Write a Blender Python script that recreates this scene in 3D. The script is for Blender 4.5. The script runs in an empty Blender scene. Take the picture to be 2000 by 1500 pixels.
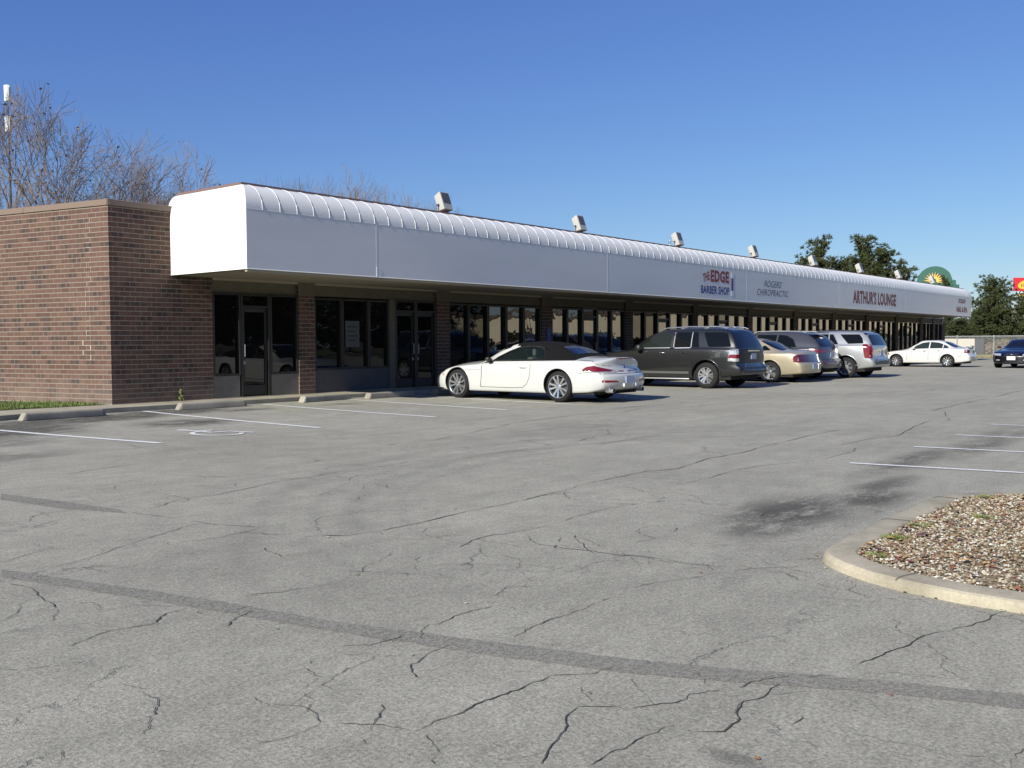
import bpy, bmesh, math, random
import numpy as np
from mathutils import Vector, Matrix
from mathutils.bvhtree import BVHTree
random.seed(7)
R = math.radians
S = bpy.context.scene
COL = S.collection

# ------------------------------------------------------------ camera
CAM_H = 1.25
TH, PIT, ROL = 0.6842147, 0.0433573, -0.0049022
cam_d = bpy.data.cameras.new("camera")
cam = bpy.data.objects.new("camera", cam_d); COL.objects.link(cam); S.camera = cam
cam_d.sensor_width = 36.0
cam_d.lens = 1884.61 / 2000 * 36
cam_d.clip_start = 0.05
cam_d.clip_end = 3000
_fw = Vector((math.cos(TH)*math.cos(PIT), math.sin(TH)*math.cos(PIT), -math.sin(PIT)))
_r = Vector((math.sin(TH), -math.cos(TH), 0)); _u = _r.cross(_fw)
_r2 = _r*math.cos(ROL) + _u*math.sin(ROL); _u2 = -_r*math.sin(ROL) + _u*math.cos(ROL)
M = Matrix((_r2, _u2, -_fw)).transposed().to_4x4(); M.translation = (0, 0, CAM_H)
cam.matrix_world = M

# ------------------------------------------------------------ sky, sun, exposure
SUN_EL, SUN_AZ = R(29), R(182.1)      # azimuth measured from +X towards +Y: the direction the sun stands in
w = bpy.data.worlds.new("World"); S.world = w; w.use_nodes = True
nt = w.node_tree
bg = nt.nodes["Background"]
sky = nt.nodes.new("ShaderNodeTexSky"); sky.sky_type = 'NISHITA'; sky.sun_disc = False
sky.sun_elevation = SUN_EL; sky.sun_rotation = math.pi/2 - SUN_AZ
sky.air_density = 1.1; sky.dust_density = 0.2; sky.ozone_density = 3.2; sky.altitude = 300
# deepen the blue the way the photograph's clear November sky reads: one gain and gamma per channel
_sp = nt.nodes.new("ShaderNodeSeparateColor"); _cb = nt.nodes.new("ShaderNodeCombineColor"); nt.links.new(sky.outputs[0], _sp.inputs[0])
for i, (g_, p_) in enumerate(((.345, 1.03), (.445, .98), (1.16, .65))):
    pw = nt.nodes.new("ShaderNodeMath"); pw.operation = 'POWER'; pw.inputs[1].default_value = p_
    ml = nt.nodes.new("ShaderNodeMath"); ml.operation = 'MULTIPLY'; ml.inputs[1].default_value = g_
    nt.links.new(_sp.outputs[i], pw.inputs[0]); nt.links.new(pw.outputs[0], ml.inputs[0]); nt.links.new(ml.outputs[0], _cb.inputs[i])
nt.links.new(_cb.outputs[0], bg.inputs[0]); bg.inputs[1].default_value = 0.10
sd = bpy.data.lights.new("sun", 'SUN'); sd.energy = 3.9; sd.angle = R(0.53); sd.color = (1, 0.965, 0.87)
sun = bpy.data.objects.new("sun", sd); COL.objects.link(sun)
_sv = Vector((math.cos(SUN_EL)*math.cos(SUN_AZ), math.cos(SUN_EL)*math.sin(SUN_AZ), math.sin(SUN_EL)))
sun.rotation_euler = _sv.to_track_quat('Z', 'Y').to_euler()
S.view_settings.view_transform = 'Standard'; S.view_settings.look = 'None'
S.view_settings.exposure = 0.85; S.view_settings.gamma = 1
S.cycles.max_bounces = 6; S.cycles.diffuse_bounces = 3; S.cycles.glossy_bounces = 3
S.cycles.transparent_max_bounces = 12; S.cycles.use_denoising = True
S.cycles.caustics_reflective = False; S.cycles.caustics_refractive = False

# ------------------------------------------------------------ tagging and mesh helpers
def tag(o, label=None, cat=None, group=None, kind=None):
    if label: o['label'] = label
    if cat: o['category'] = cat
    if group: o['group'] = group
    if kind: o['kind'] = kind
    return o
def empty(name, loc=(0, 0, 0), rz=0, parent=None):
    o = bpy.data.objects.new(name, None); COL.objects.link(o); o.location = loc; o.rotation_euler = (0, 0, rz)
    o.empty_display_size = 0.3
    if parent: o.parent = parent
    return o
def link(name, me, mats=None, parent=None):
    o = bpy.data.objects.new(name, me); COL.objects.link(o)
    if mats:
        for m in (mats if isinstance(mats, (list, tuple)) else [mats]): me.materials.append(m)
    if parent: o.parent = parent
    return o
def copy_tree(o, parent=None):
    c = o.copy(); COL.objects.link(c); c.parent = parent
    for ch in list(o.children): copy_tree(ch, c)
    return c
class MB:
    """collects vertices and faces of one mesh"""
    def __init__(s): s.v = []; s.f = []; s.m = []
    def add(s, vs, fs, mi=0):
        b = len(s.v); s.v += [tuple(v) for v in vs]
        s.f += [tuple(i+b for i in f) for f in fs]; s.m += [mi]*len(fs); return s
    def box(s, a, b, mi=0, T=None):
        (x0, y0, z0), (x1, y1, z1) = a, b
        vs = [(x0,y0,z0),(x1,y0,z0),(x1,y1,z0),(x0,y1,z0),(x0,y0,z1),(x1,y0,z1),(x1,y1,z1),(x0,y1,z1)]
        if T: vs = [T @ Vector(v) for v in vs]
        return s.add(vs, [(0,3,2,1),(4,5,6,7),(0,1,5,4),(1,2,6,5),(2,3,7,6),(3,0,4,7)], mi)
    def tube(s, pts, rad, n=8, mi=0, cap=True):
        pts = [Vector(p) for p in pts]
        if not hasattr(rad, '__len__'): rad = [rad]*len(pts)
        vs = []; fs = []
        for i, p in enumerate(pts):
            d = (pts[min(i+1, len(pts)-1)] - pts[max(i-1, 0)]).normalized()
            a = d.cross(Vector((0, 0, 1)) if abs(d.z) < .9 else Vector((1, 0, 0))).normalized(); b = d.cross(a)
            for k in range(n):
                t = 2*math.pi*k/n; vs.append(p + (a*math.cos(t) + b*math.sin(t))*rad[i])
        for i in range(len(pts)-1):
            for k in range(n):
                k2 = (k+1) % n; fs.append((i*n+k, i*n+k2, (i+1)*n+k2, (i+1)*n+k))
        if cap: fs.append(tuple(range(n-1, -1, -1))); fs.append(tuple((len(pts)-1)*n+k for k in range(n)))
        return s.add(vs, fs, mi)
    def lathe(s, prof, n=40, axis='x', mi=0, c=(0, 0, 0)):
        # prof: list of (lateral, radius) spun about the axis
        vs = []; fs = []
        for (l, r) in prof:
            for k in range(n):
                t = 2*math.pi*k/n; a, b = r*math.cos(t), r*math.sin(t)
                vs.append({'x': (l, a, b), 'y': (a, l, b), 'z': (a, b, l)}[axis])
        for i in range(len(prof)-1):
            for k in range(n):
                k2 = (k+1) % n; fs.append((i*n+k, i*n+k2, (i+1)*n+k2, (i+1)*n+k))
        return s.add([Vector(v)+Vector(c) for v in vs], fs, mi)
    def prism(s, poly, h0, h1, axis='z', mi=0):
        n = len(poly)
        def P(p, h): return {'z': (p[0], p[1], h), 'y': (p[0], h, p[1]), 'x': (h, p[0], p[1])}[axis]
        vs = [P(p, h0) for p in poly] + [P(p, h1) for p in poly]
        fs = [tuple(range(n))[::-1], tuple(range(n, 2*n))] + [(i, (i+1) % n, n+(i+1) % n, n+i) for i in range(n)]
        return s.add(vs, fs, mi)
    def build(s, name, mats, parent=None, smooth=None, recalc=True):
        me = bpy.data.meshes.new(name); me.from_pydata(s.v, [], s.f); me.update()
        for i, m in enumerate(s.m):
            if m: me.polygons[i].material_index = m
        if recalc:
            bm = bmesh.new(); bm.from_mesh(me); bmesh.ops.recalc_face_normals(bm, faces=bm.faces); bm.to_mesh(me); bm.free()
        if smooth is not None:
            me.shade_smooth(); me.set_sharp_from_angle(angle=R(smooth))
        return link(name, me, mats, parent)
def bevel(o, wd, seg=2):
    bm = bmesh.new(); bm.from_mesh(o.data)
    bmesh.ops.bevel(bm, geom=[e for e in bm.edges if len(e.link_faces) == 2 and e.calc_face_angle(0) > .5], offset=wd, segments=seg, affect='EDGES', profile=.6)
    bm.to_mesh(o.data); bm.free(); o.data.shade_smooth(); o.data.set_sharp_from_angle(angle=R(35)); return o

# ------------------------------------------------------------ material helpers
def mat(name, col=(.5, .5, .5), rough=.6, metal=0, spec=.5, coat=0, coat_r=.05, ior=None, emit=None):
    m = bpy.data.materials.new(name); m.use_nodes = True
    b = m.node_tree.nodes["Principled BSDF"]
    b.inputs["Base Color"].default_value = (*col, 1); b.inputs["Roughness"].default_value = rough
    b.inputs["Metallic"].default_value = metal; b.inputs["Specular IOR Level"].default_value = spec
    b.inputs["Coat Weight"].default_value = coat; b.inputs["Coat Roughness"].default_value = coat_r
    if ior: b.inputs["IOR"].default_value = ior
    return m
class NT:
    def __init__(s, m): s.t = m.node_tree; s.b = s.t.nodes["Principled BSDF"]
    def n(s, typ, **kw):
        nd = s.t.nodes.new("ShaderNode"+typ)
        for k, v in kw.items():
            if k.startswith('i_'):
                key = k[2:].replace('_', ' ')
                nd.inputs[int(key) if key.isdigit() else key].default_value = v
            else: setattr(nd, k, v)
        return nd
    def l(s, a, b): s.t.links.new(a, b)
    def pos(s):
        return s.n('NewGeometry').outputs['Position']
    def obj(s): return s.n('TexCoord').outputs['Object']
    def noise(s, vec, scale, detail=4, rough=.5, dist=0, dim='3D'):
        nd = s.n('TexNoise', noise_dimensions=dim); nd.inputs['Scale'].default_value = scale; nd.inputs['Detail'].default_value = detail
        nd.inputs['Roughness'].default_value = rough; nd.inputs['Distortion'].default_value = dist
        s.l(vec, nd.inputs['Vector']); return nd.outputs['Fac']
    def math(s, op, a, b=None, c=None, clamp=False):
        nd = s.n('Math', operation=op, use_clamp=clamp)
        for i, v in enumerate((a, b, c)):
            if v is None: continue
            if hasattr(v, 'is_linked'): s.l(v, nd.inputs[i])
            else: nd.inputs[i].default_value = v
        return nd.outputs[0]
    def ramp(s, fac, stops):
        nd = s.n('ValToRGB'); s.l(fac, nd.inputs[0]); e = nd.color_ramp.elements
        while len(e) < len(stops): e.new(.5)
        for i, (p, c) in enumerate(stops):
            e[i].position = p; e[i].color = (*c, 1) if hasattr(c, '__len__') else (c, c, c, 1)
        return nd.outputs[0]
    def mr(s, v, a, b, c=0., d=1., smooth=False):
        nd = s.n('MapRange', clamp=True)
        if smooth: nd.interpolation_type = 'SMOOTHSTEP'
        s.l(v, nd.inputs['Value'])
        for k, x in zip(('From Min', 'From Max', 'To Min', 'To Max'), (a, b, c, d)): nd.inputs[k].default_value = x
        return nd.outputs['Result']
    def mix(s, fac, a, b, blend='MIX'):
        nd = s.n('Mix', data_type='RGBA', blend_type=blend)
        for i, v in ((0, fac), (6, a), (7, b)):
            if hasattr(v, 'is_linked'): s.l(v, nd.inputs[i])
            elif hasattr(v, '__len__'): nd.inputs[i].default_value = (*v, 1)
            else: nd.inputs[i].default_value = v if i == 0 else (v, v, v, 1)
        return nd.outputs[2]
    def scale(s, vec, sc):
        nd = s.n('VectorMath', operation='MULTIPLY'); s.l(vec, nd.inputs[0]); nd.inputs[1].default_value = sc; return nd.outputs[0]
    def sep(s, vec):
        nd = s.n('SeparateXYZ'); s.l(vec, nd.inputs[0]); return nd.outputs
    def comb(s, x, y, z):
        nd = s.n('CombineXYZ')
        for i, v in enumerate((x, y, z)):
            if hasattr(v, 'is_linked'): s.l(v, nd.inputs[i])
            else: nd.inputs[i].default_value = v
        return nd.outputs[0]
    def bump(s, h, strength=.3, dist=.01):
        nd = s.n('Bump'); s.l(h, nd.inputs['Height']); nd.inputs['Strength'].default_value = strength; nd.inputs['Distance'].default_value = dist
        s.l(nd.outputs[0], s.b.inputs['Normal'])
    def base(s, c): s.l(c, s.b.inputs['Base Color'])
    def rough(s, c): s.l(c, s.b.inputs['Roughness'])

CRACKS = [[0,[[3.876,6.713],[4.258,6.914],[4.643,6.924],[5.051,6.995],[5.42,7.122],[5.689,7.094],[6.159,7.174],[6.681,7.119],[7.133,7.21]]],[0,[[3.722,6.733],[3.782,6.146],[3.838,5.729],[3.945,5.47]]],[0,[[2.509,5.376],[2.739,5.453],[3.02,5.594],[3.353,5.752],[3.644,5.859],[3.816,5.88]]],[0,[[2.387,5.736],[2.631,5.86],[2.894,5.952]]],[0,[[3.329,5.443],[3.484,5.372],[3.682,5.383],[3.901,5.381]]],[1,[[4.02,4.892],[4.144,4.76],[4.23,4.758],[4.372,4.715],[4.543,4.697],[4.773,4.704],[5.083,4.725],[5.344,4.733],[5.784,4.724],[6.414,4.743],[6.896,4.822],[7.49,4.834],[7.996,4.868],[8.306,4.708],[9.189,4.84],[9.933,4.789],[11.047,4.924],[12.633,4.977],[13.307,4.95]]],[0,[[17.937,5.025],[20.924,5.077],[26.51,5.26]]],[0,[[4.172,3.881],[4.625,4.033],[4.875,3.982],[5.264,3.915],[5.531,3.978],[6.051,3.996],[6.273,3.933],[6.594,3.828]]],[0,[[7.382,4.184],[7.796,4.157],[8.514,4.183],[9.003,4.174],[9.77,3.846],[10.806,3.872],[11.193,3.969]]],[0,[[11.352,4.221],[12.352,4.199],[12.947,4.07],[14.593,4.298],[15.658,4.384]]],[0,[[17.679,4.741],[16.528,4.392],[15.82,4.158]]],[1,[[3.126,2.556],[3.295,2.579],[3.472,2.584],[3.778,2.568],[3.923,2.562]]],[0,[[4.071,2.658],[4.288,2.549],[4.498,2.456],[4.708,2.37],[4.917,2.276],[5.121,2.112]]],[1,[[3.675,1.288],[3.891,1.262],[4.096,1.215],[4.223,1.201],[4.349,1.122],[4.585,1.067],[4.947,1.008]]],[0,[[4.87,3.85],[4.697,3.633],[4.679,3.462],[4.734,3.274],[4.742,3.06],[4.782,2.877],[4.773,2.639],[4.841,2.391]]],[0,[[4.937,3.631],[4.67,3.474],[4.625,3.414]]],[0,[[5.053,3.614],[4.775,3.339],[4.672,3.194]]],[0,[[2.802,4.02],[2.982,3.932],[3.168,3.86],[3.326,3.865],[3.522,3.944],[3.612,4.024],[3.957,4.158]]],[0,[[3.033,2.948],[3.203,2.951],[3.317,2.942],[3.442,2.923]]],[1,[[2.563,4.056],[2.4,4.052],[2.272,3.939],[2.114,3.992],[2.009,3.949],[1.891,3.898]]],[0,[[2.696,3.758],[2.559,3.729],[2.445,3.645]]],[0,[[2.866,2.932],[2.655,2.931],[2.597,3.036]]],[0,[[2.903,2.681],[2.741,2.665],[2.599,2.61],[2.517,2.496]]],[1,[[2.155,2.181],[2.228,2.169],[2.354,2.177],[2.479,2.176],[2.676,2.142],[2.84,2.141],[2.96,2.043],[3.075,2.008]]],[1,[[2.177,2.133],[2.092,1.999],[2.026,1.924]]],[0,[[2.038,2.849],[2.009,2.722],[2.062,2.655],[2.051,2.559],[2.011,2.462]]],[0,[[2.056,2.663],[2.204,2.713],[2.329,2.759],[2.425,2.801],[2.619,2.82]]],[0,[[2.011,2.462],[1.898,2.446],[1.77,2.494],[1.664,2.484]]],[0,[[2.056,2.304],[2.132,2.329],[2.257,2.433]]],[0,[[2.018,2.276],[1.976,2.216]]],[0,[[2.155,2.181],[2.115,2.31],[2.027,2.421]]],[1,[[2.74,1.728],[2.835,1.674],[2.95,1.629],[3.006,1.644],[3.113,1.583]]],[1,[[2.308,1.592],[2.444,1.581],[2.565,1.575],[2.709,1.537]]],[1,[[2.215,1.708],[2.315,1.742],[2.581,1.871],[2.667,1.886],[2.74,1.728]]],[0,[[2.826,2.011],[2.772,1.924],[2.711,1.869]]],[1,[[3.31,1.426],[3.149,1.449],[3.05,1.487],[2.9,1.433],[2.792,1.419],[2.719,1.472]]],[0,[[3.06,1.267],[3.014,1.248],[2.952,1.251]]],[0,[[3.517,1.305],[3.426,1.42]]],[0,[[11.446,7.911],[11.396,7.569],[10.97,7.245],[9.874,7.02]]],[0,[[11.476,9.364],[12.248,9.463],[13.497,9.594],[14.487,9.243],[15.875,9.61],[17.296,8.89]]],[0,[[8.09,8.616],[8.909,8.539],[11.404,9.306]]],[0,[[7.11,9.937],[7.087,9.303],[7.133,8.795]]],[0,[[5.608,9.386],[4.882,9.306],[4.341,9.097]]],[0,[[14.818,9.898],[16.666,9.795],[18.778,9.413],[23.045,7.846],[27.226,6.612]]],[0,[[9.532,7.695],[9.316,6.964],[9.744,6.584],[11.192,6.577]]],[0,[[2.785,6.679],[2.995,6.698],[3.316,6.848]]],[0,[[2.212,5.199],[2.23,5.006],[2.129,4.521],[2.015,4.329]]],[0,[[2.183,4.903],[1.97,4.585],[1.871,4.512]]],[0,[[6.195,11.171],[6.114,10.338],[6.601,10.142]]],[0,[[5.231,2.753],[5.481,2.674],[5.719,2.443],[5.923,2.361]]],[0,[[1.31,2.822],[1.367,2.862],[1.384,2.929]]],[0,[[3.426,1.42],[3.28,1.515],[3.161,1.539]]],[0,[[3.063,0.623],[3.193,0.629],[3.235,0.624]]],[0,[[7.864,7.149],[8.663,6.919],[9.479,6.552]]],[0,[[5.093,3.174],[5.346,3.103],[5.706,3.194]]]]
SEALS = [[[[3.524,8.432],[3.652,7.622],[3.733,6.863]],[[3.383,8.096],[3.491,7.287],[3.688,6.671]]],[[[2.32,5.578],[2.431,5.152],[2.63,4.286],[2.723,3.867],[2.791,3.422],[2.918,2.96],[3.005,2.652],[3.208,1.975],[3.358,1.614],[3.553,1.198],[3.639,0.953],[3.731,0.723]],[[2.242,5.393],[2.342,4.965],[2.53,4.126],[2.609,3.706],[2.689,3.298],[2.802,2.843],[2.87,2.533],[3.068,1.889],[3.225,1.55],[3.422,1.153],[3.508,0.918],[3.58,0.693]]]]
def m_asphalt(name, fine=1.0):
    m = mat(name, (.2, .2, .19), .92, spec=.25); t = NT(m); P = t.pos(); xyz = t.sep(P)
    big = t.noise(P, .35, 5, .6); mid = t.noise(P, 2.3, 5, .62); grain = t.noise(P, 70, 3, .75); peb = t.noise(P, 190, 2, .8)
    tone = t.math('ADD', t.mr(big, .3, .7, .88, 1.10), t.mr(mid, .3, .72, -.11, .10))
    tone = t.math('ADD', tone, t.mr(t.noise(P, 9, 4, .7), .3, .7, -.08, .08))
    tone = t.math('ADD', tone, t.mr(t.noise(P, 27, 3, .75), .28, .72, -.17, .17))
    tone = t.math('SUBTRACT', tone, t.mr(t.noise(P, 17, 5, .8), .63, .72, 0, .35))
    g = t.math('ADD', t.mr(grain, .28, .72, .52, 1.42), t.mr(peb, .60, .76, 0, .85))
    g = t.math('SUBTRACT', g, t.mr(t.noise(P, 120, 2, .6), .34, .24, 0, .55))
    v = t.math('MULTIPLY', tone, g)
    # streaky wheel polish running along the aisle
    st = t.noise(t.scale(P, (.35, 3.2, 1)), 1.3, 4, .6)
    v = t.math('MULTIPLY', v, t.mr(st, .3, .7, .93, 1.06))
    col = t.mix(1.0, t.comb(v, v, v), (.313, .297, .240), 'MULTIPLY')
    # faint arcs swept by turning tyres
    ax_, ay_ = t.math('SUBTRACT', xyz[0], 8.35), t.math('SUBTRACT', xyz[1], 1.95)
    rad = t.math('ADD', t.math('SQRT', t.math('ADD', t.math('MULTIPLY', ax_, ax_), t.math('MULTIPLY', ay_, ay_))), t.math('MULTIPLY', t.noise(P, .8, 2), .25))
    band_ = None
    for r0, wd_, k in ((5.12, .16, .20), (5.42, .10, .10), (5.85, .2, .14), (4.75, .08, .10), (6.5, .14, .08)):
        b_ = t.mr(t.math('ABSOLUTE', t.math('SUBTRACT', rad, r0)), 0, wd_, k, 0, True); band_ = b_ if band_ is None else t.math('MAXIMUM', band_, b_)
    band_ = t.math('MULTIPLY', band_, t.math('MULTIPLY', t.mr(ay_, 1.5, 3.5, 0, 1, True), t.mr(t.noise(P, 1.1, 4), .35, .6, .3, 1)))
    col = t.mix(band_, col, (.05, .05, .05))
    # oil and tyre stains (worn into the surface, each with its own place and edge)
    stn = None
    edge = t.noise(t.scale(P, (.8, 1.6, 1)), 2.6, 6, .68)
    for (cx, cy, rx, ry, k) in STAINS:
        dx = t.math('DIVIDE', t.math('SUBTRACT', xyz[0], cx), rx); dy = t.math('DIVIDE', t.math('SUBTRACT', xyz[1], cy), ry)
        d = t.math('SQRT', t.math('ADD', t.math('MULTIPLY', dx, dx), t.math('MULTIPLY', dy, dy)))
        s = t.mr(d, 1.0, .15, 0, k, True)
        stn = s if stn is None else t.math('MAXIMUM', stn, s)
    e2 = t.noise(P, 28, 4, .7)
    msk = t.math('MULTIPLY', stn, t.mr(t.math('ADD', edge, t.math('MULTIPLY', e2, .55)), .60, .80, 0, 1))
    col = t.mix(t.math('MINIMUM', msk, .85), col, t.mix(1.0, col, (.20, .20, .21), 'MULTIPLY'))
    # chalky pale rub in the stalls
    pale = t.math('MULTIPLY', t.mr(xyz[1], 10.5, 13.5, 0, 1, True), t.mr(t.noise(t.scale(P, (1, .6, 1)), 1.6, 5, .65), .52, .68, 0, .5))
    col = t.mix(t.math('MULTIPLY', pale, t.math('SUBTRACT', 1.0, t.math('MINIMUM', stn, 1.0))), col, (.43, .42, .37))
    # hairline crazing
    w_ = t.n('TexVoronoi', feature='DISTANCE_TO_EDGE'); w_.inputs['Scale'].default_value = .75
    dn = t.n('TexNoise'); dn.inputs['Scale'].default_value = 1.9; dn.inputs['Detail'].default_value = 7; dn.inputs['Roughness'].default_value = .65; t.l(P, dn.inputs['Vector'])
    ad = t.n('VectorMath', operation='MULTIPLY_ADD'); t.l(dn.outputs['Color'], ad.inputs[0]); ad.inputs[1].default_value = (.9, .9, 0); t.l(P, ad.inputs[2])
    t.l(ad.outputs[0], w_.inputs['Vector'])
    cr = t.math('MULTIPLY', t.mr(w_.outputs['Distance'], .007, .002, 0, 1), t.mr(t.noise(P, 1.4, 4, .7), .48, .62, 0, .55))
    col = t.mix(cr, col, (.07, .067, .06))
    t.base(col)
    h = t.math('SUBTRACT', t.math('ADD', grain, t.math('MULTIPLY', peb, .7)), t.math('MULTIPLY', cr, 1.5))
    t.bump(h, .55, .006)
    return m
STAINS = [(6.75, 2.85, 1.25, .62, .95), (7.7, 2.6, .9, .4, .9), (6.0, 2.75, .6, .4, .7), (8.4, 2.75, 1.2, .3, .7), (10.4, 3.1, 2.2, .35, .7), (12.2, 2.9, 2.2, .4, .6), (14.2, 3.0, 2, .4, .5),
          (6.0, 14.9, 2.0, 2.2, 1.5), (7.8, 15.6, 2.2, 1.0, 1.6), (9.8, 16.0, 1.8, .9, 1.5), (8.6, 13.6, 1.3, 1.0, 1.0), (10.9, 15.4, 1.1, .5, .75), (5.2, 13.0, 1.3, 1.2, .6), (13.0, 15.2, 1, .5, .6),
          (4.6, 11.1, 1.4, .8, .5), (2.62, 1.29, .07, .16, .5), (24.3, 12.5, 1, 1.2, .6), (11.3, 8.2, 3.5, 1.0, .22)]

def m_concrete(name, col, rub=.25, sc=1.0):
    m = mat(name, col, .9, spec=.2); t = NT(m); P = t.pos()
    a = t.noise(P, 1.7*sc, 6, .65); b = t.noise(P, 60*sc, 4, .7)
    v = t.math('MULTIPLY', t.mr(a, .3, .7, 1-rub, 1+rub*.6), t.mr(b, .3, .7, .86, 1.12))
    t.base(t.mix(1.0, t.comb(v, v, v), col, 'MULTIPLY')); t.bump(t.math('ADD', a, t.math('MULTIPLY', b, .5)), .3, .008); return m

def m_brick(name, vertical_axis_dir):
    """brick laid in the wall's own plane; vertical_axis_dir is the unit direction along the wall"""
    m = mat(name, (.3, .17, .13), .88, spec=.2); t = NT(m); P = t.pos()
    dp = t.n('VectorMath', operation='DOT_PRODUCT'); t.l(P, dp.inputs[0]); dp.inputs[1].default_value = vertical_axis_dir
    u = dp.outputs['Value']; z = t.sep(P)[2]
    uv = t.comb(u, z, 0)
    BW, BH = .225, .0945
    br = t.n('TexBrick', offset=.5, squash=1); t.l(uv, br.inputs['Vector'])
    for k, v in (('Scale', 1), ('Mortar Size', .0062), ('Mortar Smooth', .25), ('Bias', 0), ('Brick Width', BW), ('Row Height', BH)): br.inputs[k].default_value = v
    br.inputs['Color1'].default_value = (0, 0, 0, 1); br.inputs['Color2'].default_value = (1, 1, 1, 1); br.inputs['Mortar'].default_value = (.5, .5, .5, 1)
    rnd = t.sep(br.outputs['Color'])[0]
    base = t.ramp(rnd, [(0, (.096, .058, .044)), (.35, (.116, .070, .053)), (.7, (.138, .084, .063)), (1, (.105, .060, .046))])
    # flashed dark bricks: patchy within single bricks
    row = t.math('FLOOR', t.math('DIVIDE', z, BH)); sh = t.math('MULTIPLY', t.math('MODULO', row, 2), .5)
    cellx = t.math('FLOOR', t.math('SUBTRACT', t.math('DIVIDE', u, BW), sh))
    wn = t.n('TexWhiteNoise', noise_dimensions='2D'); t.l(t.comb(cellx, row, 0), wn.inputs['Vector'])
    dark = t.mr(wn.outputs['Value'], .80, .90, 0, 1)
    half = t.noise(t.comb(t.math('MULTIPLY', u, 9), t.math('MULTIPLY', row, 3.3), 0), 1.3, 3, .7)
    dk = t.math('MAXIMUM', t.math('MULTIPLY', dark, t.mr(half, .36, .56, .15, .9)), t.mr(half, .58, .76, 0, .8))
    base = t.mix(dk, base, (.050, .042, .038))
    grain = t.noise(P, 45, 4, .7); base = t.mix(1.0, base, t.ramp(grain, [(.25, .8), (.75, 1.2)]), 'MULTIPLY')
    # lime bloom on the lowest courses
    bl = t.math('MULTIPLY', t.mr(z, .75, .1, 0, 1), t.mr(t.noise(P, 2.2, 4, .6), .35, .65, .15, .6))
    base = t.mix(t.math('MULTIPLY', bl, .7), base, (.27, .22, .18))
    mort = t.mix(t.noise(P, 6, 3), (.27, .242, .19), (.34, .305, .25))
    zz = t.math('FRACT', t.math('DIVIDE', z, BH)); hj = t.mr(t.math('MINIMUM', zz, t.math('SUBTRACT', 1.0, zz)), .055, .09, .8, 0)
    jf = t.math('MAXIMUM', hj, t.math('MULTIPLY', br.outputs['Fac'], t.mr(t.noise(P, 1.7, 4, .7), .35, .65, .15, .75)))
    t.base(t.mix(jf, base, mort))
    h = t.math('SUBTRACT', t.math('MULTIPLY', grain, .3), br.outputs['Fac']); t.bump(h, .6, .006)
    return m
def m_paint(name, col, metal=0., rough=.35, flake=0.):
    m = mat(name, col, rough, metal=metal, spec=.5, coat=1, coat_r=.03); t = NT(m); P = t.pos()
    if flake:
        t.base(t.mix(t.noise(P, 220, 2), tuple(c*(1-flake) for c in col), tuple(min(1, c*(1+flake)) for c in col)))
    # thin road dust low on the body
    return m
def m_glass(name, col=(.012, .014, .014), rough=.015, ior=1.9, wav=.0, wsc=1.3):
    m = mat(name, col, rough, spec=.5, ior=ior); t = NT(m)
    if wav: t.bump(t.noise(t.pos(), wsc, 2, .5), 1.0, wav)
    return m
MT = {}
MT['asphalt'] = m_asphalt('asphalt')
MT['walk'] = m_concrete('concrete_walk', (.36, .325, .25))
MT['kerb'] = m_concrete('concrete_kerb', (.365, .325, .24), .42)
MT['stop'] = m_concrete('concrete_stop', (.30, .275, .225), .35)
MT['block'] = m_concrete('block_wall', (.50, .45, .38), .1)
MT['brick_s'] = m_brick('brick_side', (-.216, .976, 0))
MT['brick_f'] = m_brick('brick_front', (1, 0, 0))
MT['coping'] = mat('coping_metal', (.20, .145, .11), .5, spec=.4)
MT['flash'] = mat('flashing', (.16, .10, .08), .55)
MT['vinyl'] = mat('awning_vinyl', (.74, .73, .70), .38, spec=.4)
_t = NT(MT['vinyl']); _P = _t.pos()
_t.base(_t.mix(_t.mr(_t.noise(_t.scale(_P, (.25, 1, 1.5)), 1.1, 5, .6), .3, .75, 0, 1), (.76, .75, .71), (.69, .68, .645)))
_t.bump(_t.noise(_P, 1.2, 2), .25, .006)
MT['soffit'] = mat('soffit', (.27, .24, .18), .8)
MT['stucco'] = m_concrete('sign_band', (.145, .13, .098), .1, 3)
MT['panel'] = m_concrete('kick_panel', (.22, .20, .17), .15, 3)
MT['panel_g'] = m_concrete('kick_panel_grey', (.10, .10, .10), .15, 3)
MT['frame'] = mat('bronze_frame', (.032, .028, .024), .4, metal=.3)
MT['frame_l'] = mat('bronze_frame_edge', (.034, .031, .026), .5, metal=.2)
MT['glass'] = m_glass('shop_glass', (.006, .006, .006), .012, 1.42, .003, 1.1)
MT['glass_w'] = m_glass('shop_glass_wavy', (.006, .006, .006), .012, 1.88, .0045, 1.6)
MT['white'] = mat('white_paint', (.74, .74, .72), .7)
_t = NT(MT['white']); _P = _t.pos()
_t.base(_t.mix(_t.mr(_t.noise(_P, 35, 5, .75), .50, .68, 0, 1), (.74, .74, .71), (.36, .355, .33)))
MT['crack'] = mat('crack_dark', (.075, .070, .058), .95, spec=.1)
MT['seal'] = mat('sealed_strip', (.15, .148, .14), .9, spec=.2)
_t = NT(MT['seal']); _P = _t.pos(); _g = _t.noise(_P, 85, 3, .75)
_t.base(_t.mix(1.0, _t.ramp(_g, [(.25, .60), (.75, 1.45)]), _t.mix(_t.noise(_P, 2, 4, .7), (.200, .190, .158), (.270, .256, .214)), 'MULTIPLY')); _t.bump(_g, .5, .006)
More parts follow.
